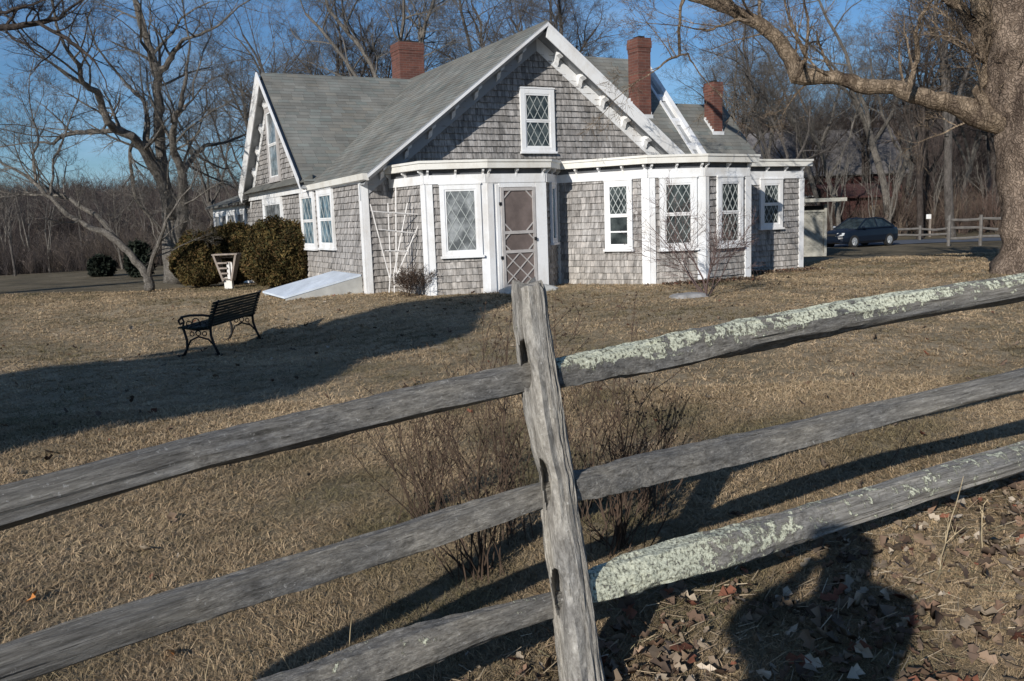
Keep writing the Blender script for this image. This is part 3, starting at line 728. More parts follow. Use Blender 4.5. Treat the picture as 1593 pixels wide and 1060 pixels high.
def make_tree(seed, H, kind='spread'):
    """a bare tree of height H at the origin: returns (trunk MB, crown MB)"""
    rnd = random.Random(seed); tr, cr = MB(), MB(); r0 = H*.0115
    fork = H*rnd.uniform(.22, .38)
    n = 6; path = [Vector((0, 0, -.3))]; d = Vector((rnd.gauss(0, .05), rnd.gauss(0, .05), 1)); rr = [r0*1.5]
    for i in range(n):
        d = (d+Vector((rnd.gauss(0, .06), rnd.gauss(0, .06), .1))).normalized(); path.append(path[-1]+d*((fork+.3)/n)); rr.append(r0*(1.15-.3*i/n))
    tr.tube(path, rr, 8)
    if kind == 'spread': spec = [(9, .50, .85, 8, 6, .16, .02), (7, .55, .85, 6, 4, .2, .03), (8, .55, .8, 4, 3, .22, .02), (6, .6, .75, 3, 3, .22, .01), (0, 0, 0, 2, 3, .2, 0)]
    elif kind == 'tall': spec = [(11, .40, .9, 9, 6, .12, .04), (7, .55, .8, 6, 4, .18, .05), (8, .55, .75, 4, 3, .22, .03), (6, .6, .7, 3, 3, .2, .02), (0, 0, 0, 2, 3, .2, 0)]
    else: spec = [(5, .5, .6, 5, 4, .15, .08), (5, .55, .6, 4, 3, .18, .05), (5, .6, .6, 3, 3, .2, .03), (0, 0, 0, 2, 3, .2, 0)]
    nl = 4 if kind != 'sapling' else 3
    for k in range(nl):
        w = 2*pi*k/nl+rnd.uniform(-.5, .5); tilt = rnd.uniform(.25, .6) if kind == 'spread' else rnd.uniform(.1, .38)
        if k == 0: tilt *= .3
        dd = Vector((sin(tilt)*cos(w), sin(tilt)*sin(w), cos(tilt)))
        grow(cr, path[-1]-Vector((0, 0, rnd.uniform(0, .1)*H*(k > 0))), dd, (H-fork)*rnd.uniform(.6, .82)*(1 if k else 1.15), r0*rnd.uniform(.5, .75), 0, spec, rnd)
    return tr, cr
def hand_tree(name, Y, polys, label, mt, mc, seed, twig=1.0, spec=None, zbase=None, cat='tree', depth_wobble=.6, dens=1.0, trunk_n=1):
    """polys: lists of (px, py, radius_px); first one is the trunk. Shaped from measurements, built where it stands."""
    rnd = random.Random(seed); base = at_depth(polys[0][0][0], polys[0][0][1], Y); base.z = zbase if zbase is not None else base.z
    root = thing(name, base, label, cat); tr, cr = MB(), MB()
    spec = spec or [(7, .55, .8, 5, 4, .18, .05), (6, .6, .75, 4, 3, .2, .03), (5, .65, .7, 3, 3, .22, .02), (0, 0, 0, 2, 3, .2, 0)]
    for pi_, pl in enumerate(polys):
        pts = []; rr = []; wob = 0; n = len(pl)
        sgn = rnd.choice((-1, 1))
        for i, (x, y, r) in enumerate(pl):
            if i: wob += sgn*rnd.uniform(.1, 1)*depth_wobble
            yy = Y+(wob if pi_ >= trunk_n else 0)
            pts.append(at_depth(x, y, yy)); rr.append(r/FPX*yy)
        # smooth by subdividing with jitter
        P2, R2 = [pts[0]], [rr[0]]
        for a, b, ra, rb in zip(pts, pts[1:], rr, rr[1:]):
            for k in range(1, 4):
                f = k/3; q = a.lerp(b, f); j = (b-a).length*.035 if k < 3 else 0
                P2.append(q+Vector((rnd.gauss(0, j), rnd.gauss(0, j), rnd.gauss(0, j)))); R2.append((ra+(rb-ra)*f)*rnd.uniform(.93, 1.07))
        tgt = tr if pi_ < trunk_n else cr; v0 = len(tgt.v); big_ = max(R2) > .12; kk = 24 if pi_ < trunk_n else (14 if big_ else 7); tgt.tube(P2, R2, kk)
        for q in range(v0, len(tgt.v)):
            v = Vector(tgt.v[q]); ri = R2[min((q-v0)//kk, len(R2)-1)]; c0 = P2[min((q-v0)//kk, len(P2)-1)]; dv = v-c0
            tgt.v[q] = tuple(c0+dv*(1+.22*noise.noise(v*1.6)+.14*noise.noise(v*5)))
        if pi_ < trunk_n and len(polys) > 1 and pl[-1][1] > 0 and False: continue
        tot = sum((b-a).length for a, b in zip(P2, P2[1:]))
        start = .55 if pi_ < trunk_n else .12
        nb = int(tot*1.7*dens*(0.4 if pi_ < trunk_n else 1))+1
        for k in range(nb):
            f = rnd.uniform(start, 1); i = min(int(f*(len(P2)-1)), len(P2)-2); dd = (P2[i+1]-P2[i]).normalized()
            ax = dd.orthogonal().normalized(); ax.rotate(Matrix.Rotation(rnd.uniform(0, 2*pi), 3, dd))
            nd = dd.copy(); nd.rotate(Matrix.Rotation(rnd.uniform(.5, 1.2), 3, ax)); nd.z += .2
            grow(cr, P2[i], nd, twig*rnd.uniform(.6, 1.4), min(R2[i]*.5, rnd.uniform(.02, .05)*twig**.5), 0, spec, rnd)
        grow(cr, P2[-1], (P2[-1]-P2[-2]).normalized(), twig*1.3, R2[-1]*.9, 0, spec, rnd)
    tr.build('trunk', mt, root, base, True); cr.build('crown', mc, root, base)
    return root

def leaf_cloud(name, pts_fn, n, size, colfn, mat, origin, parent=None, seed=1, elong=2.2):
    rng = np.random.default_rng(seed); P, Nrm = pts_fn(rng, n)
    a = rng.normal(size=(n, 3)); a += Nrm*.3; a /= np.linalg.norm(a, axis=1, keepdims=True)
    b = np.cross(a, rng.normal(size=(n, 3))); b /= np.linalg.norm(b, axis=1, keepdims=True)
    s = size*rng.uniform(.5, 1.4, (n, 1))
    V = np.stack([P-b*s/elong, P+a*s, P+b*s/elong, P-a*s*.6], 1).reshape(-1, 3)
    Fc = np.arange(n*4).reshape(n, 4)
    return np_mesh(name, V, Fc, mat, colfn(rng, P, n), origin, parent)
def bush(name, base, rx, ry, h, label, group, seed, cols, n=26000, size=.05):
    root = thing(name, base, label, 'bush', group)
    bx, by, bz = base
    def lump(th, ph):
        return 1+.07*np.sin(3*th+seed)+.06*np.sin(5*ph+2*th+seed*2)+.04*np.sin(9*th+4*ph)+.03*np.sin(17*th-11*ph+seed)
    def fn(rng, n):
        th = rng.uniform(0, 2*pi, n); u = rng.uniform(-.85, 1, n); ph = np.arccos(u)
        r = lump(th, ph)*(1-.16*rng.random(n)**2.2)*(1+.03*rng.normal(size=n))
        sx = np.sin(ph)**.92*np.where(u < 0, 1.0, 1.0)
        x = rx*r*sx*np.cos(th); y = ry*r*sx*np.sin(th); z = h*(.42+.58*np.where(u > 0, u*r, u*.72))
        N_ = np.stack([np.cos(th)*sx, np.sin(th)*sx, u], 1)
        z = np.maximum(z, .03)
        return np.stack([x, y, z], 1), N_
    def cf(rng, P, n):
        a = np.array(cols); k = rng.integers(0, len(a), n); c = a[k]
        m = .75+.35*np.sin(P[:, :1]*7+seed)*np.sin(P[:, 2:3]*6)+.25*rng.normal(size=(n, 1))*.6
        return np.clip(c*np.clip(m, .35, 1.6), 0, 1)
    leaf_cloud('foliage', fn, n, size, cf, M['arb'], (0, 0, 0), root, seed, 3.0)
    m = MB(); rnd = random.Random(seed)
    for k in range(9):
        w = rnd.uniform(0, 2*pi); m.tube([(0.05*cos(w), .05*sin(w), -.05), (rx*.35*cos(w), ry*.35*sin(w), h*.4), (rx*.6*cos(w), ry*.6*sin(w), h*.75)], [.03, .02, .008], 5)
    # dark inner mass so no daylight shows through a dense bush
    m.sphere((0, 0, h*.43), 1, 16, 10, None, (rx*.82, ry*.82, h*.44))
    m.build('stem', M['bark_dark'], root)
    return root

# ------------------------------------------------------------------ ground
def build_ground():
    n = 260; a = 6.4; m = MB(); sc = 1200/math.sinh(a)
    xs = [sc*math.sinh(a*(2*i/n-1)) for i in range(n+1)]
    V = []
    for j in range(n+1):
        for i in range(n+1):
            x, y = xs[i], xs[j]+6; V.append((x, y, ground_z(x, y)+.012*noise.noise(Vector((x*1.3, y*1.3, 0)))-.006))
    m.v = V
    for j in range(n):
        for i in range(n):
            k = j*(n+1)+i; m.f.append((k, k+1, k+n+2, k+n+1)); m.c.append((1, 1, 1)); m.uv.append(None)
    o = m.build('ground', M['ground'], None, (0, 0, 0), True); tag(o, kind='structure')
    # drive behind the house at the right
    m = MB(); cl = [at_ground(1235, 392), at_ground(1385, 381), at_ground(1480, 377), at_ground(1570, 374), at_ground(1700, 371)]
    cl = [Vector((p.x, p.y, 0)) for p in cl]; cl[0] = Vector((11.5, 40, 0))
    w = [3.4, 4.0, 4.0, 4.2, 4.5]
    P2 = []
    for a_, b_, wa, wb in zip(cl, cl[1:], w, w[1:]):
        for k in range(6): P2.append((a_.lerp(b_, k/6), wa+(wb-wa)*k/6))
    P2.append((cl[-1], w[-1]))
    for (p, wa), (q, wb) in zip(P2, P2[1:]):
        q4 = []
        for pt, ww in ((p, -wa*.1), (q, -wb*.1), (q, wb), (p, wa)): q4.append(Vector((pt.x, pt.y+ww, ground_z(pt.x, pt.y+ww)+.02)))
        m.poly(q4)
    tag(m.build('road', M['asphalt'], None, (0, 0, 0)), kind='structure')
def gz_np(x, y):
    a = np.zeros_like(x); b = np.zeros_like(x)
    for px, py, pz in CTRL:
        w = 1/((x-px)**2+(y-py)**2+.5)**1.8; a += w*pz; b += w
    return a/b
def scatter(rng, n, y0=.9, y1=24, pw=0.0, spread=.70, lead=1.6):
    """points in the part of the lawn the photograph covers (and a bit beyond), thinning with distance"""
    y = y0+(y1-y0)*rng.random(n)**(1.0+pw); x = (rng.random(n)*2-1)*(spread*y+lead)
    return x, y
def inside_house(x, y):
    dx, dy = x-X0, y-Y0; s = dx*G.x+dy*G.y; t = dx*NN.x+dy*NN.y
    return ((s > -.05) & (t < 0)) | ((s > .75) & (s < 3.9) & (t < 1.7)) | ((s > 3.9) & (s < 5) & (t < 1.1+(s-3.9)*1.6)) | ((s >= 5) & (s < 7.4) & (t < 3.05)) | ((s >= 7.4) & (s < 10.3) & (t < 1.75))
STRAW = np.array([(.46, .37, .26), (.40, .315, .215), (.33, .255, .175), (.56, .47, .35), (.26, .205, .14), (.25, .215, .135), (.20, .18, .11), (.35, .265, .19)])
def patch(x, y):
    return .5+.28*np.sin(x*.9+1.7*np.sin(y*.45))*np.cos(y*.63+x*.3)+.22*np.sin(x*2.7+y*1.9+2*np.sin(x*1.3))+.15*np.sin(x*6.1-y*5.3)
def build_grass():
    rng = np.random.default_rng(3); nt_ = 92000; K_ = 9
    x, y = scatter(rng, nt_, 1.0, 27, .30); x2, y2 = scatter(rng, 52000, 1.0, 7.5, -.1, .70, .9); x, y = np.concatenate([x, x2]), np.concatenate([y, y2]); k = ~inside_house(x, y); x, y = x[k], y[k]
    pt = patch(x, y); keep = rng.random(len(x)) < np.clip(.7+pt*.5, .3, 1); x, y, pt = x[keep], y[keep], pt[keep]; nt_ = len(x)
    fl = 2.5*np.sin(x*1.3+y*.9)+2*np.cos(y*1.7-x*.6)+rng.normal(0, .8, nt_)
    col = STRAW[rng.integers(0, len(STRAW), nt_)]*.45+np.array([.36, .29, .205])*.55; col = col*(.60+.62*np.clip(pt, 0, 1)[:, None])*(.85+.3*rng.random((nt_, 1)))
    gr = np.clip((.44-pt)*1.5, 0, .6)[:, None]; col = col*(1-gr)+np.array([.135, .135, .075])*gr
    rep = lambda a: np.repeat(a, K_, axis=0)
    n = nt_*K_; X, Y, col, fl = rep(x), rep(y), rep(col), rep(fl)
    th = rng.uniform(0, 2*pi, n)*.75+fl*.25; rad = np.abs(rng.normal(0, .028, n))*(1+.05*Y)
    X = X+np.cos(th)*rad; Y = Y+np.sin(th)*rad; z = gz_np(X, Y)-.004
    lean = np.clip(rng.normal(1.22, .22, n), .35, 1.55); L = rng.uniform(.012, .048, n)*(1+.03*Y)
    w = (.0005+.00022*Y)*rng.uniform(.6, 1.5, n)
    D = np.stack([np.cos(th)*np.sin(lean), np.sin(th)*np.sin(lean), np.cos(lean)], 1)
    side = np.stack([-np.sin(th), np.cos(th), rng.normal(0, .35, n)], 1)*w[:, None]; B = np.stack([X, Y, z], 1)
    mid = B+D*(L*.5)[:, None]+np.array([0, 0, 1])*(L*rng.uniform(-.02, .16, n))[:, None]; tip = B+D*L[:, None]+np.stack([rng.normal(0, .004, n), rng.normal(0, .004, n), -L*.02], 1)
    tip[:, 2] = np.maximum(tip[:, 2], z+.006)
    V = np.stack([B-side, B+side, mid+side*.8, mid-side*.8, tip+side*.2, tip-side*.2], 1).reshape(-1, 3); i = np.arange(n)*6
    F_ = np.concatenate([np.stack([i, i+1, i+2, i+3], 1), np.stack([i+3, i+2, i+4, i+5], 1)])
    c = col*np.array([1.03, .95, .84])*(.58+.56*rng.random((n, 1)))*1.02
    o = np_mesh('dry_grass', V, F_, M['grass'], np.concatenate([c, c*1.06]))
    tag(o, 'short matted straw coloured winter grass of the lawn', 'grass', kind='stuff')
LEAFC = np.array([(.18, .115, .08), (.12, .08, .058), (.24, .17, .12), (.44, .37, .29), (.09, .065, .05), (.20, .085, .055), (.20, .155, .115), (.27, .215, .16), (.13, .10, .075), (.16, .11, .08)])
def leaves_at(x, y, z, rng, name, size, label, cat, kind=None, lift=.02, cols=LEAFC, shade=1.0):
    n = len(x); th = rng.uniform(0, 2*pi, n); s = size*rng.uniform(.35, 1.6, n)
    nrm = np.stack([rng.normal(0, .75, n), rng.normal(0, .75, n), np.ones(n)], 1); nrm /= np.linalg.norm(nrm, axis=1, keepdims=True)
    a = np.stack([np.cos(th), np.sin(th), np.zeros(n)], 1); a -= nrm*np.sum(a*nrm, 1, keepdims=True); a /= np.linalg.norm(a, axis=1, keepdims=True)
    b = np.cross(nrm, a); P = np.stack([x, y, z+lift*rng.random(n)+.006], 1)
    S = s[:, None]; cu = (rng.uniform(-.15, .5, n)*s)[:, None]; wv = rng.uniform(.35, .75, (n, 1))
    # lobed, curled leaf folded along its midrib
    at = lambda f, g, h: P+a*S*f+b*S*wv*g+nrm*(cu*h+S*rng.normal(0, .05, (n, 1)))
    p0, c1, c2, p5 = at(-.5, 0, 0), at(-.1, 0, -.1), at(.22, 0, 0), at(.6, 0, .8)
    l1, l2, l3, r1, r2, r3 = at(-.12, .55, 1), at(.06, .27, .5), at(.34, .5, 1.2), at(-.08, -.52, .8), at(.10, -.25, .5), at(.36, -.46, 1.1)
    V = np.stack([p0, c1, c2, p5, l1, l2, l3, r1, r2, r3], 1).reshape(-1, 3); i = np.arange(n)*10
    F_ = np.concatenate([np.stack([i, i+7, i+1, i+4], 1), np.stack([i+1, i+7, i+8, i+2], 1), np.stack([i+1, i+2, i+5, i+4], 1), np.stack([i+2, i+8, i+9, i+3], 1), np.stack([i+2, i+3, i+6, i+5], 1)])
    c = cols[rng.integers(0, len(cols), n)]*(.6+.7*rng.random((n, 1)))*shade
    o = np_mesh(name, V, F_, M['leaf'], np.concatenate([c, c*.9, c, c*.85, c*1.05])); return tag(o, label, cat, None, kind)
FP = Vector((.10, 2.9, 0))         # foot of the fence post (plan)
def build_leaves():
    rng = np.random.default_rng(5)
    n = 26000; x = rng.uniform(-1.6, 3.6, n); y = rng.uniform(.9, 5.2, n)
    # fence line at the right: from (.15,2.9) to (3.4,5)
    fy = np.where(x > .15, 2.9+(x-.15)*.64, 2.9+(x-.15)*.80); d = y-fy
    dens = np.where(d < .05, 1, np.exp(-((d-.05)/.32)**2)); dens = dens*np.clip((x+.9)/.9, .015, 1); dens = np.clip(dens*np.clip(.6+.5*np.sin(x*5+y*3)*np.sin(y*6-x*2), .2, 1), 0, 1)
    k = rng.random(n) < dens*.42; x, y = x[k], y[k]
    leaves_at(x, y, gz_np(x, y), rng, 'leaf_litter', .058, 'brown curled dead leaves lying under and before the rail fence', 'leaves', 'stuff', .035)
    # stalks and straw among the litter
    n = 26000; x = rng.uniform(-2.2, 3.6, n); y = rng.uniform(.9, 5.4, n); x, y = x[:20000], y[:20000]; n = 20000; fy = np.where(x > .15, 2.9+(x-.15)*.64, 2.9+(x-.15)*.8); k = (np.abs(y-fy+.25) < .5+.5*rng.random(n)); x, y = x[k], y[k]; n = len(x)
    th = rng.uniform(0, 2*pi, n); L = rng.uniform(.03, .12, n); el = np.abs(rng.normal(0, .35, n)); w = .0016
    B = np.stack([x, y, gz_np(x, y)+.008], 1); D = np.stack([np.cos(th)*np.cos(el), np.sin(th)*np.cos(el), np.sin(el)], 1)*L[:, None]
    sd = np.stack([-np.sin(th), np.cos(th), np.zeros(n)], 1)*w; upv = np.array([0, 0, .0022])
    V = np.stack([B-sd, B+sd+upv, B+D+sd*.4+upv, B+D-sd*.4], 1).reshape(-1, 3)
    c = STRAW[rng.integers(0, 8, n)]*(.3+.7*rng.random((n, 1)))
    tag(np_mesh('dead_stalks', V, np.arange(n*4).reshape(n, 4), M['grass'], c), 'thin dead stalks and straw lying along the fence line', 'straw', None, 'stuff')
    # scattered leaves on the lawn
    n = 700; x, y = scatter(rng, n, 2, 19, -.2); k = ~inside_house(x, y); x, y = x[k], y[k]
    leaves_at(x, y, gz_np(x, y), rng, 'scattered_leaves', .06, 'single brown leaves scattered over the dry lawn', 'leaves', 'stuff', .01, shade=.8)
    # red brown leaves against the right wall of the house
    n = 1500; s = rng.uniform(5, 10.6, n); t = np.where(s < 7.4, 3.3, 1.95)+np.abs(rng.normal(0, .22, n))
    x = X0+G.x*s+NN.x*t; y = Y0+G.y*s+NN.y*t
    leaves_at(x, y, gz_np(x, y), rng, 'wall_leaves', .06, 'reddish leaves blown against the foot of the right bay', 'leaves', 'stuff', .03, shade=.75)
    for (px, py, lb) in ((268, 1022, 'large orange brown leaf in the grass below the left middle rail'), (48, 936, 'small orange leaf in the grass near the left edge')):
        p = at_ground(px, py)
        o = leaves_at(np.array([p.x]), np.array([p.y]), np.array([p.z+.015]), rng, 'fallen_leaf', .085, lb, 'leaf', None, .01, np.array([(.50, .20, .06)]))
        o.data.transform(Matrix.Translation(-p)); o.location = p

# ------------------------------------------------------------------ the split rail fence
def log_mesh(mb_v, mb_f, mb_uv, mb_l, pts, secs, thick, seed, lich, du=.0, rough=.0045, crook=.003):
    """pts: centre line; secs: list of cross-section polygons (c, u) given per end and blended; lich(s, frac_up)->value"""
    segs = 230; k = 22; L = (pts[-1]-pts[0]).length
    n0 = len(mb_v)
    ax = (pts[-1]-pts[0]).normalized(); camdir = Vector((ax.y, -ax.x, 0)).normalized(); upd = ax.cross(camdir)*-1
    if upd.z < 0: upd = -upd
    if camdir.y > 0: camdir = -camdir
    def sec(poly, w):
        per = [0]
        for i in range(len(poly)): a, b = poly[i], poly[(i+1) % len(poly)]; per.append(per[-1]+hypot(a[0]-b[0], a[1]-b[1]))
        d = w*per[-1]
        for i in range(len(poly)):
            if d <= per[i+1]+1e-9:
                f = (d-per[i])/(per[i+1]-per[i]); a, b = poly[i], poly[(i+1) % len(poly)]; return a[0]+(b[0]-a[0])*f, a[1]+(b[1]-a[1])*f
        return poly[0]
    k = 36
    def sec6(p):
        out = []
        for i in range(6):
            a, b = p[i], p[(i+1) % 6]
            for q in range(6): f = q/6; bul = .0015*sin(pi*f); out.append((a[0]+(b[0]-a[0])*f+bul*(1 if a[0]+b[0] > 0 else -1), a[1]+(b[1]-a[1])*f))
        return out
    S = [sec6(p) for p in secs]; per = .34
    for i in range(segs+1):
        f = i/segs; s = f*L; g = f*(len(pts)-1); gi = min(int(g), len(pts)-2); c = pts[gi].lerp(pts[gi+1], g-gi)
        c = c+camdir*(crook*noise.noise(Vector((s*1.1, seed, 0))))+upd*(crook*noise.noise(Vector((s*1.3, seed, 7))))
        h = f*(len(S)-1); hi = min(int(h), len(S)-2) if len(S) > 1 else 0; hf = h-hi
        for j in range(k):
            a = S[hi][j]; b = S[min(hi+1, len(S)-1)][j]; q = (a[0]+(b[0]-a[0])*hf, a[1]+(b[1]-a[1])*hf)
            nn = noise.noise(Vector((s*1.6, q[0]*38, q[1]*38+seed)))*rough*1.4+noise.noise(Vector((s*4, q[0]*120, q[1]*120+seed*3)))*rough*.9+noise.noise(Vector((s*9, q[0]*330, q[1]*330+seed*5)))*.0026
            nn -= .012*max(0, noise.noise(Vector((s*1.1+seed, q[0]*62+9, q[1]*62)))-.38)*2.2
            th_ = thick if not isinstance(thick, (list, tuple)) else thick[min(int(f*(len(thick)-1)), len(thick)-2)]*(1-(f*(len(thick)-1)-min(int(f*(len(thick)-1)), len(thick)-2)))+thick[min(int(f*(len(thick)-1)), len(thick)-2)+1]*(f*(len(thick)-1)-min(int(f*(len(thick)-1)), len(thick)-2))
            sc_ = (1+nn/.045+.025*noise.noise(Vector((s*1.2, seed*2, 3))))*th_
            p = c+camdir*(q[0]*sc_)+upd*(q[1]*sc_)
            mb_v.append(tuple(p)); mb_l.append(lich(s, q[1], f, q[0]))
    for i in range(segs):
        for j in range(k):
            j2 = (j+1) % k; mb_f.append((n0+i*k+j, n0+i*k+j2, n0+(i+1)*k+j2, n0+(i+1)*k+j))
            u0, u1 = j/k*per+seed*.7, (j+1)/k*per+seed*.7; v0, v1 = i/segs*L+seed, (i+1)/segs*L+seed
            mb_uv.append([(u0, v0), (u1, v0), (u1, v1), (u0, v1)])
    mb_f.append(tuple(n0+j for j in range(k-1, -1, -1))); mb_uv.append([(j*.01, seed) for j in range(k)])
    e = n0+segs*k; mb_f.append(tuple(e+j for j in range(k))); mb_uv.append([(j*.01, seed) for j in range(k)])
def wood_obj(name, V, F_, UV, Lc, parent, origin, smooth=True, mat='fence_wood'):
    me = bpy.data.meshes.new(name); me.from_pydata([(a-origin[0], b-origin[1], c-origin[2]) for a, b, c in V], [], F_)
    at = me.attributes.new('lichen', 'FLOAT', 'POINT'); at.data.foreach_set('value', Lc)
    ul = me.uv_layers.new(name='UVMap'); k = 0
    for f, uv in zip(F_, UV):
        for i in range(len(f)): ul.data[k].uv = uv[i]; k += 1
    me.polygons.foreach_set('use_smooth', [smooth]*len(me.polygons)); me.materials.append(M[mat])
    try: me.set_sharp_from_angle(angle=radians(38))
    except Exception: pass
    o = bpy.data.objects.new(name, me); C.objects.link(o); o.parent = parent; return o
def build_fence():
    org = (FP.x, FP.y, 0)
    root = thing('split_rail_fence', org, 'weathered grey split rail fence with lichen on its rails crossing the foreground', 'fence')
    # --- the post: outline measured left and right at several heights, at depth 2.9
    rows = [(440, 797, 843), (448, 795, 848), (500, 799, 854), (560, 806, 864), (600, 810, 872), (640, 815, 877), (700, 828, 885), (740, 840, 893), (800, 843, 900),
            (860, 848, 911), (920, 858, 919), (980, 862, 928), (1060, 870, 940), (1140, 878, 954), (1220, 884, 968)]
    Vv, Fv, UVv, Lv = [], [], [], []; k = 64; ny = 230
    def lr(y):
        for a, b in zip(rows, rows[1:]):
            if y <= b[0]: f = (y-a[0])/(b[0]-a[0]); return a[1]+(b[1]-a[1])*f, a[2]+(b[2]-a[2])*f
        return rows[-1][1:]
    holes = [565, 748, 915]
    for i in range(ny+1):
        y = 443+(1220-443)*i/ny; l, r = lr(y); A = at_depth(l, y, 2.9); B = at_depth(r, y, 2.9); c = (A+B)/2; hw = (B-A).x/2
        for j in range(k):
            w = 2*pi*j/k; cs, sn = cos(w), sin(w)
            # squarish section with a ridge slightly left of the middle: left facet slants away
            e = .5; sx = math.copysign(abs(cs)**e, cs)*hw; sy = math.copysign(abs(sn)**e, sn)*hw*.86
            if sn < 0: sy -= hw*.30*max(0, 1-abs((sx/hw)+.12)*1.3)
            if sn < 0 and sx < -.05*hw: sy += hw*.30*min(1, (-sx/hw-.05)*1.4)
            nz = noise.noise(Vector((cs*2, sn*2, y*.008)))*.005+noise.noise(Vector((cs*9, sn*9, y*.012)))*.0045+noise.noise(Vector((cs*16, sn*16, y*.035)))*.004-.018*max(0, noise.noise(Vector((cs*6+4, sn*6, y*.004)))-.25)*1.4
            # mortises on the left facet
            dep = 0
            for hy in holes:
                q = ((y-hy)/40)**2+((sx/hw+.60)/.30)**2
                if sn < 0 and q < 1: dep = max(dep, .085*(1-q**2))
            rr_ = 1+nz/hw
            Vv.append((c.x+sx*rr_, 2.9+sy*rr_+dep, c.z+((.030*noise.noise(Vector((cs*2.6, sn*2.6, 5)))+.018*noise.noise(Vector((cs*8, sn*8, 5)))) if i == 0 else 0))); Lv.append(.0 if y > 520 else .03)
    for i in range(ny):
        for j in range(k):
            j2 = (j+1) % k; Fv.append((i*k+j2, i*k+j, (i+1)*k+j, (i+1)*k+j2))
            u0, u1 = j/k*.42, (j+1)/k*.42; v0, v1 = i/ny*1.6, (i+1)/ny*1.6; UVv.append([(u1, v0), (u0, v0), (u0, v1), (u1, v1)])
    Vv.append((sum(v[0] for v in Vv[:k])/k, 2.9, Vv[0][2]+.012)); Lv.append(.05); ci = len(Vv)-1
    for j in range(k): Fv.append((j, (j+1) % k, ci)); UVv.append([(j*.01, 0), (j*.01+.01, 0), (j*.01, .03)])
    wood_obj('post', Vv, Fv, UVv, Lv, root, org, True, 'post_wood')
    # --- rails (cross-sections: c towards the camera, u up)
    wedge = [(.050, -.030), (.024, .030), (-.008, .054), (-.045, .045), (-.050, -.010), (-.012, -.060)]
    wedge2 = [(.062, -.030), (.030, .034), (-.008, .058), (-.050, .045), (-.055, -.02), (-.020, -.072)]
    flat = [(.048, -.036), (.034, .034), (.014, .052), (-.03, .050), (-.045, .0), (-.03, -.060)]
    round_ = [(.050, -.026), (.050, .018), (.022, .052), (-.03, .052), (-.052, -.005), (-.005, -.058)]
    thin = [(.028, -.040), (.030, .028), (.008, .044), (-.022, .042), (-.03, -.005), (-.01, -.046)]
    small = [(q[0]*.66, q[1]*.82) for q in flat]
    sc6 = lambda p, k: [(a*k, b*k) for a, b in p]
    wedge2, wedge = sc6(wedge2, .86), sc6(wedge, .9)
    def line(px):   # (x, y, depth) measured points
        return [at_depth(*p) for p in px]
    none = lambda s, u, f, c: -.2
    def ext(P, a=0, b=0):
        d0 = (P[0]-P[1]).normalized(); d1 = (P[-1]-P[-2]).normalized()
        return [P[0]+d0*a]+P[1:-1]+[P[-1]+d1*b]
    rails = []
    # left: outer end first, post end last
    rails.append((ext(line([(0, 790, 1.92), (283, 712, 2.25), (600, 637, 2.64), (830, 583, 2.93)]), 1.3, .03), [wedge2, wedge2, wedge2, wedge, thin], 1.0, lambda s, u, f, c: -.04 if u > .0 else -.2, 'upper left rail, plain grey with a dark lower edge'))
    rails.append((ext(line([(0, 1042, 1.92), (283, 947, 2.24), (600, 850, 2.63), (850, 768, 2.93)]), 1.3, .03), [round_, round_, flat, flat, small], 2.0, lambda s, u, f, c: -.06, 'middle left rail, deeply grained grey wood'))
    rails.append((ext(line([(240, 1160, 2.15), (410, 1098, 2.38), (560, 1042, 2.57), (706, 988, 2.74), (868, 938, 2.93)]), 1.3, .03), [round_, round_, round_, small], 3.0, lambda s, u, f, c: .075 if u > .0 else -.01, 'lower left rail, flecked with lichen'))
    # right: post end first
    rails.append((ext(line([(868, 581, 2.93), (1000, 556, 3.2), (1160, 523, 3.53), (1350, 488, 4.0), (1593, 446, 4.55)]), .02, .9), [thin, flat, round_, round_, round_], 4.0,
                  lambda s, u, f, c: (.27+.04*sin(s*3)+.05*sin(s*11) if u > .018 else (.13+.05*sin(s*7) if u > -.005 else -.0)), 'upper right rail, crusted with pale lichen along its top'))
    rails.append((ext(line([(895, 756, 2.93), (1000, 733, 3.15), (1160, 697, 3.5), (1400, 638, 4.05), (1593, 590, 4.5)]), .02, .9), [thin, flat, flat, wedge, flat], 5.0, none, 'middle right rail, bare grey wood'))
    rails.append((ext(line([(915, 915, 2.93), (1000, 889, 3.12), (1160, 846, 3.46), (1280, 806, 3.72), (1593, 711, 4.45)]), .02, .9), [small, round_, round_, round_, round_], 6.0,
                  lambda s, u, f, c: (.37-.17*max(0, min(1, (s-1.15)/.4)))+(.02 if u > 0 else -.03)-.08*max(0, min(1, (s-1.9)/.6)), 'lower right rail, thick with pale lichen beside the post'))
    for pts, secs, sd, lf, lb in rails:
        V, F_, UV, Lc = [], [], [], []; log_mesh(V, F_, UV, Lc, pts, secs, {1.0: [.95, .95, .95, .98, 1.15], 2.0: [.9, .92, .95, 1.0, 1], 3.0: [1.25, 1.25, 1.25, 1.0], 4.0: [1.1, 1.2, 1.28, 1.3, 1.3], 5.0: [1.1, 1.15, 1.15, 1.15, 1.2], 6.0: [1.35, 1.42, 1.45, 1.35, 1.35]}[sd], sd, lf)
        o = wood_obj('rail', V, F_, UV, Lc, root, org, True, 'pale_rail' if sd == 6.0 else 'fence_wood'); o['label'] = lb
    return root

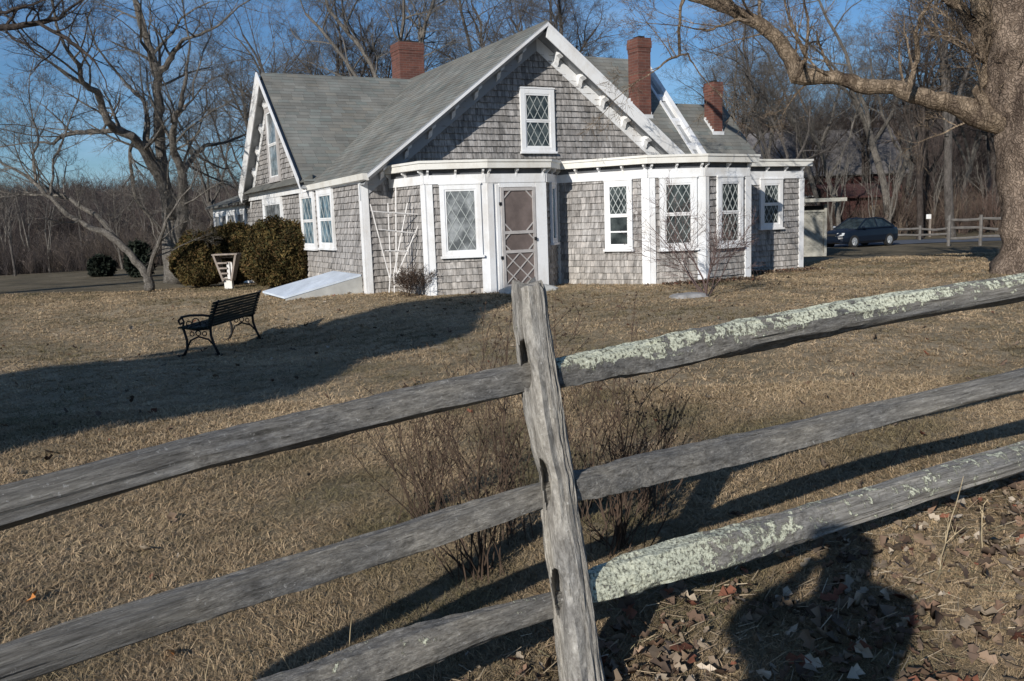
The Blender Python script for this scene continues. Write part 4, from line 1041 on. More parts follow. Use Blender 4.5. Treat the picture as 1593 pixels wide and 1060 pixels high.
# ------------------------------------------------------------------ small plants
def weed(name, base, h, n, label, seed, mat, spread=.5, group=None, heads=True, r=.0028, cat='plant', lean=(0, 0)):
    rnd = random.Random(seed); m = MB(); hd = MB(); root = thing(name, base, label, cat, group)
    for i in range(n):
        w = rnd.uniform(0, 2*pi); t = abs(rnd.gauss(0, spread)); L = h*rnd.uniform(.5, 1.1)
        p = Vector((rnd.gauss(0, .05), rnd.gauss(0, .05), -.01)); d = Vector((sin(t)*cos(w)+lean[0], sin(t)*sin(w)+lean[1], cos(t))).normalized()
        path = [p]; sg = 7
        for k in range(sg):
            d = (d+Vector((rnd.gauss(0, .08), rnd.gauss(0, .08), rnd.gauss(0, .06)+.02))).normalized(); path.append(path[-1]+d*L/sg)
        rr = [r*rnd.uniform(.7, 1.3)*(1-.7*k/sg) for k in range(sg+1)]; m.tube(path, rr, 4)
        for c in range(rnd.randint(3, 7)):
            f = rnd.randint(2, sg); q = path[f]; dd = (d+Vector((rnd.gauss(0, .6), rnd.gauss(0, .6), .35))).normalized(); l = L*rnd.uniform(.10, .3)
            q2 = q+dd*l*.5; q3 = q2+(dd+Vector((rnd.gauss(0, .2), rnd.gauss(0, .2), .25))).normalized()*l*.5
            m.tube([q, q2, q3], [r*.5, r*.4, r*.25], 3)
            if heads and rnd.random() < .6: m.sphere(q3, rnd.uniform(.003, .007), 5, 3)
            for e in range(2):
                d3 = (dd+Vector((rnd.gauss(0, .7), rnd.gauss(0, .7), .3))).normalized(); q4 = q2+d3*l*.4; m.tube([q2, q4], [r*.35, r*.15], 3)
                if heads and rnd.random() < .5: m.sphere(q4, rnd.uniform(.003, .006), 5, 3)
    m.build('stem', mat, root); 
    if heads and hd.v: hd.build('seed_head', M['stem'], root)
    return root
def shrub(name, base, h, label, seed, mat, nl=7, spread=.7, cat='shrub', r=.012, spec=None, group=None):
    rnd = random.Random(seed); m = MB()
    spec = spec or [(6, .6, .6, 5, 4, .12, .05), (5, .6, .6, 4, 3, .16, .04), (3, .6, .6, 3, 3, .2, 0), (0, 0, 0, 2, 3, .2, 0)]
    for k in range(nl):
        w = 2*pi*k/nl+rnd.uniform(-.4, .4); t = spread*rnd.uniform(.4, 1.2)
        grow(m, (rnd.gauss(0, .04), rnd.gauss(0, .04), -.03), (sin(t)*cos(w), sin(t)*sin(w), cos(t)), h*rnd.uniform(.6, 1), r*rnd.uniform(.6, 1.2), 0, spec, rnd)
    root = thing(name, base, label, cat, group); m.build('branches', mat, root); return root

# ------------------------------------------------------------------ bench, planter, trellis, stones
def build_bench():
    A = at_ground(337, 555); A.y += 0
    hd = radians(5); D = Vector((sin(hd), cos(hd), 0)); S = Vector((-cos(hd), sin(hd), 0)); L = 1.75
    base = A.copy(); base.z = ground_z(A.x, A.y)
    root = thing('garden_bench', base, 'black iron garden bench with dark slats seen from behind on the lawn', 'bench')
    fr = lambda l, f, z: Vector((0, 0, 0))+D*l+S*f+Vector((0, 0, z))      # l along, f forward from the rear foot, z up
    def z_off(l): p = base+D*l; return ground_z(p.x, p.y)-base.z
    for k, l in enumerate((.10, L-.10)):
        dz = z_off(l)
        m = MB(); P = lambda f, z: fr(l, f, z+dz*(.6 if z < .2 else .5))
        t = .019
        m.tube([P(0, 0), P(.06, .14), P(.10, .28), P(.10, .38), P(.05, .56), P(-.03, .74), P(-.06, .77)], [t*1.1, t, t, t, t, t, t*.8], 8)       # rear leg and back upright
        m.tube([P(.52, 0), P(.46, .10), P(.45, .22), P(.48, .36), P(.50, .40)], [t*1.1, t, t, t, t], 8)     # front leg
        m.tube([P(.10, .38), P(.30, .37), P(.50, .40)], t*.9, 8)
        m.tube([P(.06, .14), P(.14, .23), P(.28, .27), P(.40, .22), P(.46, .10)], t*.7, 7)       # arch between legs
        m.tube([P(.07, .55), P(.20, .57), P(.38, .57), P(.50, .55), P(.55, .50), P(.53, .45), P(.49, .47)], t*.85, 8)   # scrolled arm
        m.tube([P(.50, .40), P(.47, .48), P(.50, .55)], t*.7, 7)
        for (f, z, r_) in ((.20, .44, .045), (.30, .48, .05), (.40, .45, .04), (.28, .32, .035), (.37, .31, .03), (.19, .31, .03)):
            m.tube([P(f+r_*cos(a*pi/5), z+r_*sin(a*pi/5)) for a in range(11)], t*.4, 5)
        m.tube([P(.06, .02), P(-.02, .0), P(-.04, .02)], t*.8, 6); m.tube([P(.52, .02), P(.58, .0), P(.60, .02)], t*.8, 6)
        m.build('bench_end', M['iron'], root, (0, 0, 0), True)
    dz = z_off(L/2)*.5
    m = MB(); n = 9
    for i in range(n):                # back slats
        f0, z0 = .105-.013*i*1.1, .40+i*.0405; w = .032
        q = [(f0-.01, z0), (f0+.012, z0+.002), (f0+.000, z0+w), (f0-.022, z0+w-.002)]
        m.prism([fr(0, f, z+dz) for f, z in q], [fr(L, f, z+dz) for f, z in q])
    m.build('backrest', M['bench_slat'], root)
    m = MB()
    for i in range(7):
        f0 = .13+i*.057; z0 = .388+.004*abs(3-i)
        q = [(f0, z0), (f0+.047, z0), (f0+.047, z0+.022), (f0, z0+.022)]; m.prism([fr(0, f, z+dz) for f, z in q], [fr(L, f, z+dz) for f, z in q])
    m.build('seat', M['bench_slat'], root)
def build_planter():
    p = at_ground(357, 449); root = thing('garden_stand', p, 'weathered wooden V shaped garden stand on a short pale post between two evergreen bushes', 'garden stand')
    s = p.y/FPX; rt = Vector((1, 0, 0)); m = MB()
    P = lambda x, n, z: Vector((x, n, z))
    H = 52*s*1.0; W = 17*s; w0 = 6*s; z0 = 12*s
    for yy in (-.12, .12):
        for sx in (-1, 1):
            m.tube([P(sx*w0, yy, z0), P(sx*W, yy*1.6, H)], .035, 4)
        for k in range(5):
            f = (k+.5)/5
            if yy < 0 and k > 3: continue
            x = w0+(W-w0)*f; m.tube([P(-x, yy*(1+.6*f), z0+(H-z0)*f), P(x*.2 if k < 4 else x, yy*(1+.6*f), z0+(H-z0)*f)], .03, 4)
    for sx in (-1, 1):
        q = [P(sx*w0, -.12, z0), P(sx*w0, .12, z0), P(sx*W, .19, H), P(sx*W, -.19, H)]
        m.prism([v+Vector((.0, 0, 0)) for v in q], [v+Vector((sx*.025, 0, 0)) for v in q])
    m.box(P, -W*1.15, W*1.15, -.22, .22, H, H+.035)
    m.build('slat_box', M['old_wood'], root)
    m = MB(); m.box(P, -.10, .10, -.08, .08, -.05, z0+.1); m.build('post', M['white_old'], root)
    m = MB(); m.box(P, .02, .09, -.14, -.11, z0+.05, H*.78); m.box(P, .12, .16, -.14, -.11, z0+.15, H*.78); m.build('white_slat', M['trellis'], root)
def build_trellis():
    b = HP(.28, 1.05, 0); b.z = ground_z(b.x, b.y); root = thing('fan_trellis', b, 'white wooden fan trellis leaning against the shingles left of the front bay', 'trellis')
    # face parallel to the front gable, measured by pixels
    nY = b.y+.0
    def P(x, y, o=0):
        r = ray(x, y); # plane through b with normal NN
        k = (b-Vector((0, 0, EYE))).dot(NN)/r.dot(NN); return Vector((0, 0, EYE))+r*k+NN*o-b
    lath = [((606, 432), (576, 318)), ((608, 432), (603, 316)), ((611, 432), (633, 316)), ((613, 436), (658, 332)), ((604, 455), (606, 425)), ((612, 455), (611, 425))]
    m = MB()
    for i, (a, c) in enumerate(lath): m.tube([P(*a, .012*i), P(*c, .012*i)], .014, 4)
    m.tube([P(616, 440, .02), P(615, 290, .02)], .017, 4)
    for (a, c) in (((578, 329), (655, 334)), ((588, 357), (645, 363)), ((598, 390), (634, 391))): m.tube([P(*a, .05), P(*c, .05)], .012, 4)
    m.build('lath', M['trellis'], root)
def stone(name, loc, sx, sy, sz, label, seed, rot=0, cat='stone', mat='stone'):
    m = MB(); rnd = random.Random(seed); k, q = 14, 8
    for i in range(q+1):
        a = pi*i/q
        for j in range(k):
            w = 2*pi*j/k; e = .7
            X = math.copysign(abs(cos(w))**e, cos(w))*sin(a)**.5; Y = math.copysign(abs(sin(w))**e, sin(w))*sin(a)**.5; Z = cos(a)
            f = 1+.12*noise.noise(Vector((X*2+seed, Y*2, Z*2)))
            x, y = X*sx*f, Y*sy*f; m.v.append((x*cos(rot)-y*sin(rot), x*sin(rot)+y*cos(rot), Z*sz*f))
    for i in range(q):
        for j in range(k): j2 = (j+1) % k; m.f.append((i*k+j, (i+1)*k+j, (i+1)*k+j2, i*k+j2)); m.c.append((1, 1, 1)); m.uv.append(None)
    o = m.build(name, M[mat], None, (0, 0, 0)); o.location = loc; tag(o, label, cat); return o

# ------------------------------------------------------------------ car
def build_car():
    base = at_ground(1336, 384); ang = radians(207)        # the nose points towards the camera and to the left
    root = thing('parked_car', base, 'dark blue saloon car parked on the drive beyond the house', 'car'); root.rotation_euler = (0, 0, ang); root.scale = (.9, .9, .95)
    # x forward, y left; origin under the middle of the car
    st = [(-2.15, .62, .34, .72, None), (-2.08, .74, .24, .92, None), (-1.75, .81, .2, .97, None), (-1.35, .84, .2, .98, 'w'), (-.9, .85, .2, .97, None), (0, .86, .2, .95, None), (.75, .85, .2, .93, None),
          (1.3, .83, .2, .88, 'w'), (1.7, .80, .2, .82, None), (1.98, .72, .22, .74, None), (2.12, .55, .30, .62, None)]
    m = MB(); rings = []
    for x, hw, zb, zt, _ in st:
        half = [(0, zb), (hw*.88, zb), (hw*.98, zb+.12), (hw, (zb+zt)/2), (hw*.97, zt-.12), (hw*.88, zt-.02), (hw*.6, zt+.02), (0, zt+.035)]
        rings.append([Vector((x, y, z)) for y, z in half]+[Vector((x, -y, z)) for y, z in half[-2:0:-1]])
    for a, b in zip(rings, rings[1:]):
        n = len(a)
        for i in range(n): j = (i+1) % n; m.poly([a[i], a[j], b[j], b[i]])
    m.poly(rings[0]); m.poly(rings[-1][::-1])
    # roof and pillars
    cab = [(-1.62, .74, .96), (-1.05, .60, 1.36), (-.45, .60, 1.42), (.15, .60, 1.40), (.95, .76, .95)]
    def cx(i, o=0): return cab[i]
    roof = [Vector((-1.05, .58, 1.36)), Vector((-.45, .59, 1.43)), Vector((.18, .57, 1.39)), Vector((.18, -.57, 1.39)), Vector((-.45, -.59, 1.43)), Vector((-1.05, -.58, 1.36))]
    m.prism([v-Vector((0, 0, .03)) for v in roof], roof)
    for sy in (1, -1):
        for a, b in (((-1.7, .78, .96), (-1.05, .58, 1.37)), ((.98, .78, .92), (.18, .58, 1.39)), ((-.42, .80, .95), (-.40, .60, 1.41))):
            m.tube([(a[0], a[1]*sy, a[2]), (b[0], b[1]*sy, b[2])], .04, 5)
        m.tube([(-1.7, .79*sy, .97), (.98, .79*sy, .93)], .04, 5); m.tube([(-1.05, .585*sy, 1.37), (-.45, .595*sy, 1.425), (.18, .58*sy, 1.385)], .035, 5)
    m.build('body', M['car'], root, (0, 0, 0), False)
    g = MB(); q = lambda *p: g.poly([Vector(v) for v in p])
    for sy in (1, -1):
        q((-1.6, .77*sy, .97), (-.42, .80*sy, .95), (-.40, .60*sy, 1.40), (-1.02, .575*sy, 1.35)); q((-.42, .80*sy, .95), (.95, .775*sy, .93), (.17, .575*sy, 1.37), (-.40, .60*sy, 1.40))
    q((1.0, .72, .92), (1.0, -.72, .92), (.2, -.55, 1.38), (.2, .55, 1.38)); q((-1.72, .70, .97), (-1.72, -.70, .97), (-1.06, -.55, 1.36), (-1.06, .55, 1.36))
    g.build('window', M['car_glass'], root)
    for x in (-1.32, 1.28):
        for sy in (1, -1):
            w = MB(); yc = .80*sy
            w.tube([(x, yc-.12*sy, .31), (x, yc+.05*sy, .31)], .31, 20); wh = w.build('wheel', M['rubber'], root)
            w = MB(); w.tube([(x, yc+.0*sy, .31), (x, yc+.056*sy, .31)], .2, 16)
            for k in range(5): a = 2*pi*k/5; w.tube([(x, yc+.058*sy, .31), (x+.17*cos(a), yc+.058*sy, .31+.17*sin(a))], .03, 4)
            w.build('rim', M['alloy'], wh)
    for sy in (1, -1):
        w = MB(); w.prism([Vector((2.0, sy*.40, .60)), Vector((1.93, sy*.74, .62)), Vector((1.86, sy*.74, .75)), Vector((1.95, sy*.40, .74))], [Vector((2.13, sy*.38, .60)), Vector((2.02, sy*.75, .62)), Vector((1.90, sy*.76, .74)), Vector((2.02, sy*.38, .74))])
        w.build('headlight', M['lamp'], root)
        w = MB(); w.sphere((.78, sy*.95, .99), .1, 8, 6, None, (.7, 1, .75)); w.build('wing_mirror', M['alloy'] if sy < 0 else M['car'], root)
    w = MB(); w.box(lambda u, n, z: Vector((u, n, z)), 2.0, 2.15, -.62, .62, .36, .46); w.build('bumper', M['car'], root)
    w = MB(); w.box(lambda u, n, z: Vector((u, n, z)), 2.08, 2.145, -.36, .36, .60, .70); w.build('grille', M['rubber'], root)

# ------------------------------------------------------------------ shed, barn, far fences
def boxfr(base, ang):
    u = Vector((cos(ang), sin(ang), 0)); v = Vector((sin(ang), -cos(ang), 0))
    return lambda a, n, z: u*a+v*n+Vector((0, 0, z))
def build_back():
    p0 = at_ground(1249, 392); p = at_depth(1249, 392, 30); p.z = ground_z(p.x, p.y)
    s = 30/FPX
    root = thing('lattice_shed', p, 'low flat roofed shed with a pale lattice panel right of the house', 'shed'); f = boxfr(p, .0)
    W = 36*s; H = (392-320)*s*.98
    m = MB(); m.box(f, -1.6, W, -2.6, -.05, -.3, H+.15); m.build('wall', M['dark'], root)
    m = MB(); m.box(f, W-.09, W, -.05, .05, -.2, H+.2); m.box(f, -1.6, W, -.04, .03, -.2, .12); m.box(f, -1.6, W, -.04, .03, H-.07, H); m.build('frame', M['shed_wall'], root)
    m = MB(); h = H-.19; k = -1.6
    m.poly([f(-1.6, -.03, .1), f(W-.09, -.03, .1), f(W-.09, -.03, H-.07), f(-1.6, -.03, H-.07)], (.16, .16, .16))
    while k < W+h:
        for sg in (1, -1):
            A = (k, .12) if sg > 0 else (k, .12); B = (k+sg*h, .12+h)
            a, b = A, B
            if max(a[0], b[0]) < -1.6 or min(a[0], b[0]) > W-.09: continue
            def cl(a, b):
                pts = []
                for (x, z) in (a, b):
                    if x < -1.6: t = (-1.6-a[0])/(b[0]-a[0]); x, z = -1.6, a[1]+(b[1]-a[1])*t
                    if x > W-.09: t = (W-.09-a[0])/(b[0]-a[0]); x, z = W-.09, a[1]+(b[1]-a[1])*t
                    pts.append((x, z))
                return pts
            a, b = cl(a, b)
            if hypot(a[0]-b[0], a[1]-b[1]) > .02: m.bar(f, a, b, .035, -.02 if sg > 0 else -.01, -.012 if sg > 0 else -.002, (1.5, 1.5, 1.5))
        k += .15
    m.build('lattice', M['shed_wall'], root)
    m = MB(); rH = (392-302)*s*.98
    m.box(f, -1.9, W+.50, -3.0, .5, rH-.12, rH); m.build('roof', M['shed_wall'], root)
    # barn among the trees
    b = at_depth(1290, 345, 70); b.z = ground_z(b.x, b.y)-.2; s = 70/FPX; f = boxfr(b, -.12)
    root = thing('red_barn', b, 'dark red barn half hidden behind bare trees', 'barn')
    m = MB(); m.box(f, -7, 5.5, -8, 0, -1, 4.6); m.prism([f(-7, 0, 4.6), f(-7, -8, 4.6), f(-7, -4, 8.0)], [f(5.5, 0, 4.6), f(5.5, -8, 4.6), f(5.5, -4, 8.0)]); m.build('wall', M['barn'], root)
    m = MB()
    for q in ([f(-7.4, .4, 4.5), f(5.9, .4, 4.5), f(5.9, -4, 8.25), f(-7.4, -4, 8.25)], [f(-7.4, -8.4, 4.5), f(5.9, -8.4, 4.5), f(5.9, -4, 8.24), f(-7.4, -4, 8.24)]): m.prism(q, [v+Vector((0, 0, .15)) for v in q])
    m.build('roof', M['barn_roof'], root)
    for xx in (-5.2, -2.0, 2.6):
        m = MB(); m.box(f, xx, xx+1.1, .0, .06, 1.6, 3.0); w = m.build('window', M['white_old'], root); m = MB(); m.box(f, xx+.12, xx+.98, .06, .075, 1.72, 2.88); m.build('pane', M['glass'], w)
    b2 = at_depth(1345, 350, 58); b2.z = ground_z(b2.x, b2.y)-.1; f = boxfr(b2, .05)
    root = thing('red_outbuilding', b2, 'small rusty red outbuilding with a low roof behind the car', 'outbuilding')
    m = MB(); m.box(f, -1.6, 1.8, -3, 0, -.5, 2.5); m.build('wall', M['barn'], root)
    m = MB(); m.box(f, .3, 1.0, 0, .04, .0, 2.0); m.build('door', M['bark_limb'], root)
    m = MB(); q = [f(-2, .4, 2.5), f(2.2, .4, 2.5), f(2.2, -3.3, 3.4), f(-2, -3.3, 3.4)]; m.prism(q, [v+Vector((0, 0, .12)) for v in q]); m.build('roof', M['barn'], root)
    # far split rail fences
    def rails(px0, px1, hs, label, posts, Y):
        base = at_depth((px0[0]+px1[0])/2, px0[1], Y); base.z = ground_z(base.x, base.y); root = thing('rail_fence', base, label, 'fence')
        rnd = random.Random(int(px0[0]))
        xa = at_depth(px0[0], px0[1], Y).x; xb = at_depth(px1[0], px1[1], Y).x
        P = lambda x, z: Vector((x, Y+.15*(x-xa)*0, ground_z(x, Y)+z))
        for h in hs:
            for k in range(posts):
                a, b_ = xa+(xb-xa)*k/posts, xa+(xb-xa)*(k+1)/posts; m = MB()
                m.tube([P(a-.1, h+rnd.gauss(0, .03)), P((a+b_)/2, h-.02+rnd.gauss(0, .03)), P(b_+.1, h+rnd.gauss(0, .03))], [.05, .065, .05], 6); m.build('rail', M['far_wood'], root, base)
        for k in range(posts+1):
            x = xa+(xb-xa)*k/posts; m = MB(); m.tube([P(x, -.2)-Vector((0, .02, 0)), P(x, hs[-1]+.18)-Vector((0, .02, 0))], .07, 6); m.build('post', M['far_wood'], root, base)
    rails((1476, 356), (1575, 350), (.35, .75, 1.15), 'three rail weathered fence beside the big tree trunk', 2, 38)
    rails((1385, 362), (1477, 358), (.3, .6), 'low two rail fence behind the drive', 2, 47)
    # small white sign on a post
    p = at_ground(1446, 368); s = p.y/FPX; root = thing('sign_post', p, 'small white sign on a thin post beyond the drive', 'sign'); f = boxfr(p, 0)
    m = MB(); m.box(f, -.05, .05, -.05, .05, -.2, 29*s); m.build('post', M['old_wood'], root)
    m = MB(); m.box(f, -.26, .02, .06, .09, 27*s, 34*s); m.build('sign_board', M['white'], root)

# ------------------------------------------------------------------ the unseen photographer, placed and stretched to cast the shadow at the lower right
def build_unseen_person():
    base = Vector((-.64, -.27, 0)); base.z = ground_z(base.x, base.y)
    root = thing('person', base, 'unseen person in a dark coat holding both hands up to the face, stretched to cast a shadow', 'person'); root.scale = (1.15, 1.0, 1.22)
    J = {'pel': (0, 0, .95, .155), 'bel': (0, 0, 1.08, .15), 'che': (0, .02, 1.30, .21), 'nec': (0, .03, 1.46, .09), 'hea': (0, .05, 1.56, .11), 'hd2': (0, .05, 1.66, .125), 'hd3': (0, .04, 1.76, .10)}
    E_ = [('pel', 'bel'), ('bel', 'che'), ('che', 'nec'), ('nec', 'hea'), ('hea', 'hd2'), ('hd2', 'hd3')]
    for n_, sx in (('l', -1), ('r', 1)):
        J.update({'sh'+n_: (sx*.22, .02, 1.40, .10), 'el'+n_: (sx*.31, .12, 1.38, .085), 'wr'+n_: (sx*.12, .22, 1.46, .045), 'pa'+n_: (sx*.06, .24, 1.52, .038),
                  'hi'+n_: (sx*.10, 0, .90, .115), 'kn'+n_: (sx*.13, .03, .50, .075), 'an'+n_: (sx*.15, -.02, .09, .05), 'to'+n_: (sx*.17, .16, .04, .045)})
        E_ += [('che', 'sh'+n_), ('sh'+n_, 'el'+n_), ('el'+n_, 'wr'+n_), ('wr'+n_, 'pa'+n_), ('pel', 'hi'+n_), ('hi'+n_, 'kn'+n_), ('kn'+n_, 'an'+n_), ('an'+n_, 'to'+n_)]
        for k in range(5):
            J['f%s%d' % (n_, k)] = (sx*(.085-.02*k), .27, 1.535+.006*k-(.03 if k == 0 else 0), .010); J['g%s%d' % (n_, k)] = (sx*(.07-.02*k), .285, 1.56-(.03 if k == 0 else 0), .008)
            E_ += [('pa'+n_, 'f%s%d' % (n_, k)), ('f%s%d' % (n_, k), 'g%s%d' % (n_, k))]
    keys = list(J); me = bpy.data.meshes.new('body'); me.from_pydata([J[k][:3] for k in keys], [(keys.index(a), keys.index(b)) for a, b in E_], [])
    o = bpy.data.objects.new('body', me); C.objects.link(o); o.parent = root; me.materials.append(M['coat'])
    o.modifiers.new('skin', 'SKIN'); 
    for i, k in enumerate(keys): me.skin_vertices[0].data[i].radius = (J[k][3],)*2
    me.skin_vertices[0].data[0].use_root = True
    o.modifiers.new('sub', 'SUBSURF').levels = 1; o.modifiers['sub'].render_levels = 1

# ------------------------------------------------------------------ planting
def build_trees():
    # the big old tree at the right edge, long limb reaching left
    big = [[(1608, 470, 62), (1603, 420, 54), (1602, 380, 46), (1602, 300, 44), (1600, 220, 46), (1598, 160, 50), (1590, 100, 42), (1578, 40, 36), (1562, -40, 30), (1550, -130, 24)],
           [(1612, 196, 26), (1575, 192, 24), (1530, 183, 19), (1490, 165, 15), (1450, 157, 12.5), (1410, 143, 12), (1385, 135, 12), (1350, 135, 11), (1310, 123, 10.5), (1275, 120, 11), (1240, 118, 13), (1236, 100, 12), (1217, 68, 11), (1190, 44, 10), (1150, 22, 9.5), (1110, 4, 8.5), (1060, -12, 7), (1000, -50, 5)],
           [(1600, 170, 18), (1592, 140, 18), (1562, 110, 13), (1540, 80, 11), (1520, 45, 10), (1500, 20, 9), (1470, -10, 8), (1450, -60, 6)],
           [(1412, 142, 4.5), (1420, 115, 4), (1428, 85, 3.6), (1424, 55, 3), (1430, 30, 2.6), (1445, 8, 2)],
           [(1240, 118, 5), (1255, 90, 3), (1240, 60, 2.4), (1228, 30, 2)],
           [(1066, -10, 3.2), (1058, 20, 2.6), (1057, 60, 2.3), (1057, 86, 2.2), (1040, 93, 1.8), (1022, 108, 1.3)],
           [(1057, 86, 1.8), (1070, 84, 1.6), (1078, 98, 1.2)],
           [(1175, 36, 3), (1150, 30, 2.4), (1125, 40, 2), (1100, 48, 1.8), (1080, 45, 1.2)],
           [(1560, 185, 10), (1545, 150, 7), (1560, 120, 5), (1540, 95, 4)],
           [(1600, 60, 26), (1640, 0, 22), (1660, -80, 18)], [(1588, 120, 22), (1560, 60, 19), (1530, 10, 17), (1505, -50, 15)], [(1596, 90, 16), (1575, 30, 13), (1590, -30, 11)], [(1538, 183, 8), (1520, 140, 7), (1535, 100, 6), (1515, 60, 5), (1520, 20, 4)]]
    hand_tree('gnarled_tree', 17.0, big, 'huge old tree with pale scaly bark and one long crooked limb reaching left', M['bark_light'], M['bark_limb'], 11, 1.1, zbase=ground_z(10.1, 17), depth_wobble=.25, dens=.9)
    # broad double stemmed tree at the left, behind the bushes
    lt = [[(272, 440, 19), (270, 400, 16), (268, 360, 14), (266, 322, 12), (256, 285, 9), (251, 240, 8), (248, 200, 7.5), (246, 150, 7), (243, 110, 6.5), (235, 78, 5.5), (225, 52, 5), (214, 20, 4), (205, -20, 3)],
          [(268, 345, 10), (262, 318, 9), (245, 270, 8.5), (225, 235, 7.5), (205, 212, 7), (180, 202, 6.5), (168, 190, 6), (158, 160, 5), (150, 142, 4.5), (128, 128, 4), (122, 100, 3), (100, 70, 2.5)],
          [(246, 115, 5), (262, 95, 4.5), (272, 78, 4), (285, 62, 3), (310, 55, 2.2), (340, 40, 1.5)],
          [(180, 203, 4), (150, 205, 3.6), (120, 206, 3.3), (98, 212, 2.8), (84, 224, 2), (60, 222, 1.5)],
          [(282, 430, 12), (280, 380, 10), (283, 320, 8.5), (284, 280, 7), (282, 262, 6.5), (270, 235, 5), (268, 205, 4), (280, 170, 3.2), (288, 130, 2.6), (292, 95, 2)],
          [(284, 268, 4.5), (296, 250, 4), (305, 238, 3.4), (325, 225, 2.8), (350, 222, 2), (380, 210, 1.4)],
          [(210, 215, 3), (202, 235, 2.6), (205, 270, 2.6), (212, 310, 2.5)],
          [(242, 250, 3), (225, 160, 3.2), (205, 140, 2.2)],
          [(140, 88, 4.5), (120, 65, 4), (85, 32, 3.4), (60, 38, 3), (25, 42, 3), (-20, 48, 3)],
          [(168, 190, 3), (148, 95, 3), (140, 85, 3)]]
    hand_tree('double_stemmed_tree', 27.0, lt[:8], 'tall forked bare tree standing left of the cottage', M['bark_grey'], M['bark_grey'], 12, 1.9, depth_wobble=.5, zbase=ground_z(-10.4, 27)-.1, dens=1.15)
    hand_tree('small_leaning_tree', 23.0, [[(233, 452, 8.5), (231, 436, 7), (222, 418, 6), (205, 398, 5.5), (185, 378, 5), (160, 360, 4.5), (135, 352, 4), (105, 335, 3.6), (80, 308, 3), (55, 285, 2.6), (20, 262, 2), (-20, 240, 1.5)],
          [(185, 378, 4), (150, 335, 3.4), (110, 310, 3), (80, 305, 2.4)], [(232, 430, 4), (238, 400, 3.4), (250, 370, 2.6), (260, 340, 2)], [(55, 285, 2), (52, 250, 2), (60, 215, 1.6), (50, 180, 1.1)], [(80, 308, 2), (82, 260, 1.8), (95, 225, 1.4)]],
          'small dark bare tree leaning far to the left', M['bark_grey'], M['bark_grey'], 13, 1.3, depth_wobble=.3, zbase=ground_z(-9.6, 23)-.1, dens=1.3)
    # overhanging branch from a tree outside the frame at the upper left
    hand_tree('overhanging_tree', 22.0, [[(-420, 470, 26), (-400, 300, 22), (-360, 160, 18), (-300, 90, 14)], [(-300, 90, 10), (-200, 60, 8), (-90, 52, 6), (-20, 46, 5), (25, 42, 4.5), (60, 36, 4), (90, 30, 3), (110, 12, 2)],
          [(60, 36, 3), (95, 55, 3), (120, 72, 2.6), (140, 88, 2.2), (150, 100, 1.4)], [(-20, 46, 3), (0, 20, 2.4), (30, 12, 2), (60, 4, 1.4)]],
          'dark tree beyond the left edge with a crooked branch hanging into view', M['bark_grey'], M['bark_dark'], 14, 1.0, depth_wobble=.2, dens=1.0)
    # generic bare trees: some variants, each used several times
    variants = {}
    def var(key, seed, H, kind, mat):
        tr, cr = make_tree(seed, H, kind); variants[key] = (tr, cr, mat)
    protos = {}
    cfg = {'s1': (21, 13, 'spread', 'bark'), 's2': (22, 13, 'spread', 'bark_grey'), 't1': (23, 15, 'tall', 'bark'), 't2': (24, 15, 'tall', 'bark_grey'), 't3': (25, 15, 'tall', 'bark_dark'), 's3': (26, 12, 'spread', 'bark_dark'), 'y1': (27, 6, 'sapling', 'bark'), 'y2': (28, 6, 'sapling', 'bark_grey')}
    for k, (sd, H, kd, mt) in cfg.items():
        tr, cr = make_tree(sd, H, kd); protos[k] = [tr, cr, mt, None, H]
    def put(k, x, Y, scale, rot, label, group, name='bare_tree'):
        base = at_depth(x, 400, Y); base.z = ground_z(base.x, base.y)-.15
        pr = protos[k]
        root = thing(name, base, label, 'tree', group); root.rotation_euler = (0, 0, rot); root.scale = (scale,)*3
        if pr[3] is None:
            pr[3] = (pr[0].build('trunk', M[pr[2]], root, (0, 0, 0), True), pr[1].build('crown', M[pr[2]], root, (0, 0, 0)))
        else:
            for o in pr[3]: c = o.copy(); C.objects.link(c); c.parent = root; c.name = o.name.split('.')[0]
        return root
    rnd = random.Random(99)
    gA = 'tall bare trees rising behind the cottage roof'
    for (k, x, Y, s) in (('s1', 455, 46, 1.05), ('t1', 540, 44, 1.0), ('t2', 592, 40, 1.15), ('s2', 505, 58, 1.2), ('s3', 660, 56, 1.25), ('s1', 735, 50, 1.25), ('s2', 800, 60, 1.5), ('t1', 880, 48, 1.2), ('s3', 920, 58, 1.3), ('t2', 420, 55, 1.0), ('t3', 620, 60, 1.15)):
        put(k, x, Y, s, rnd.uniform(0, 6.28), 'tall bare tree rising behind the cottage roof', gA)
    gB = 'bare trees in the sky between the old tree and the chimneys'
    for (k, x, Y, s) in (('s2', 1160, 52, .92), ('s1', 1215, 46, .95), ('s2', 1275, 60, 1.15), ('t1', 1130, 66, .95), ('t2', 1190, 62, 1.0)):
        put(k, x, Y, s, rnd.uniform(0, 6.28), 'bare grey tree between the old tree and the chimneys', gB)
    gC = 'dense bare woodland trees at the right'
    rx = random.Random(5)
    for i in range(20):
        x = 1245+i*21+rx.uniform(-12, 12); Y = rx.uniform(48, 80); k = rx.choice(['s1', 's2', 't1', 't3', 's3', 't2', 's3'])
        hmax = 1.0 if x < 1290 else 1.35
        put(k, x, Y, rx.uniform(.65, 1.05)*hmax, rx.uniform(0, 6.28), 'tall grey bare tree crowded into the woodland at the right', gC)
    for i in range(16):
        x = 1240+i*22+rx.uniform(-12, 12); put(rx.choice(['y1', 'y2']), x, rx.uniform(50, 62), rx.uniform(.7, 1.15), rx.uniform(0, 6), 'slender bare sapling at the edge of the right woodland', 'slender saplings at the edge of the right woodland', 'sapling')
    gD = 'bare trees in the low thicket beyond the left field'
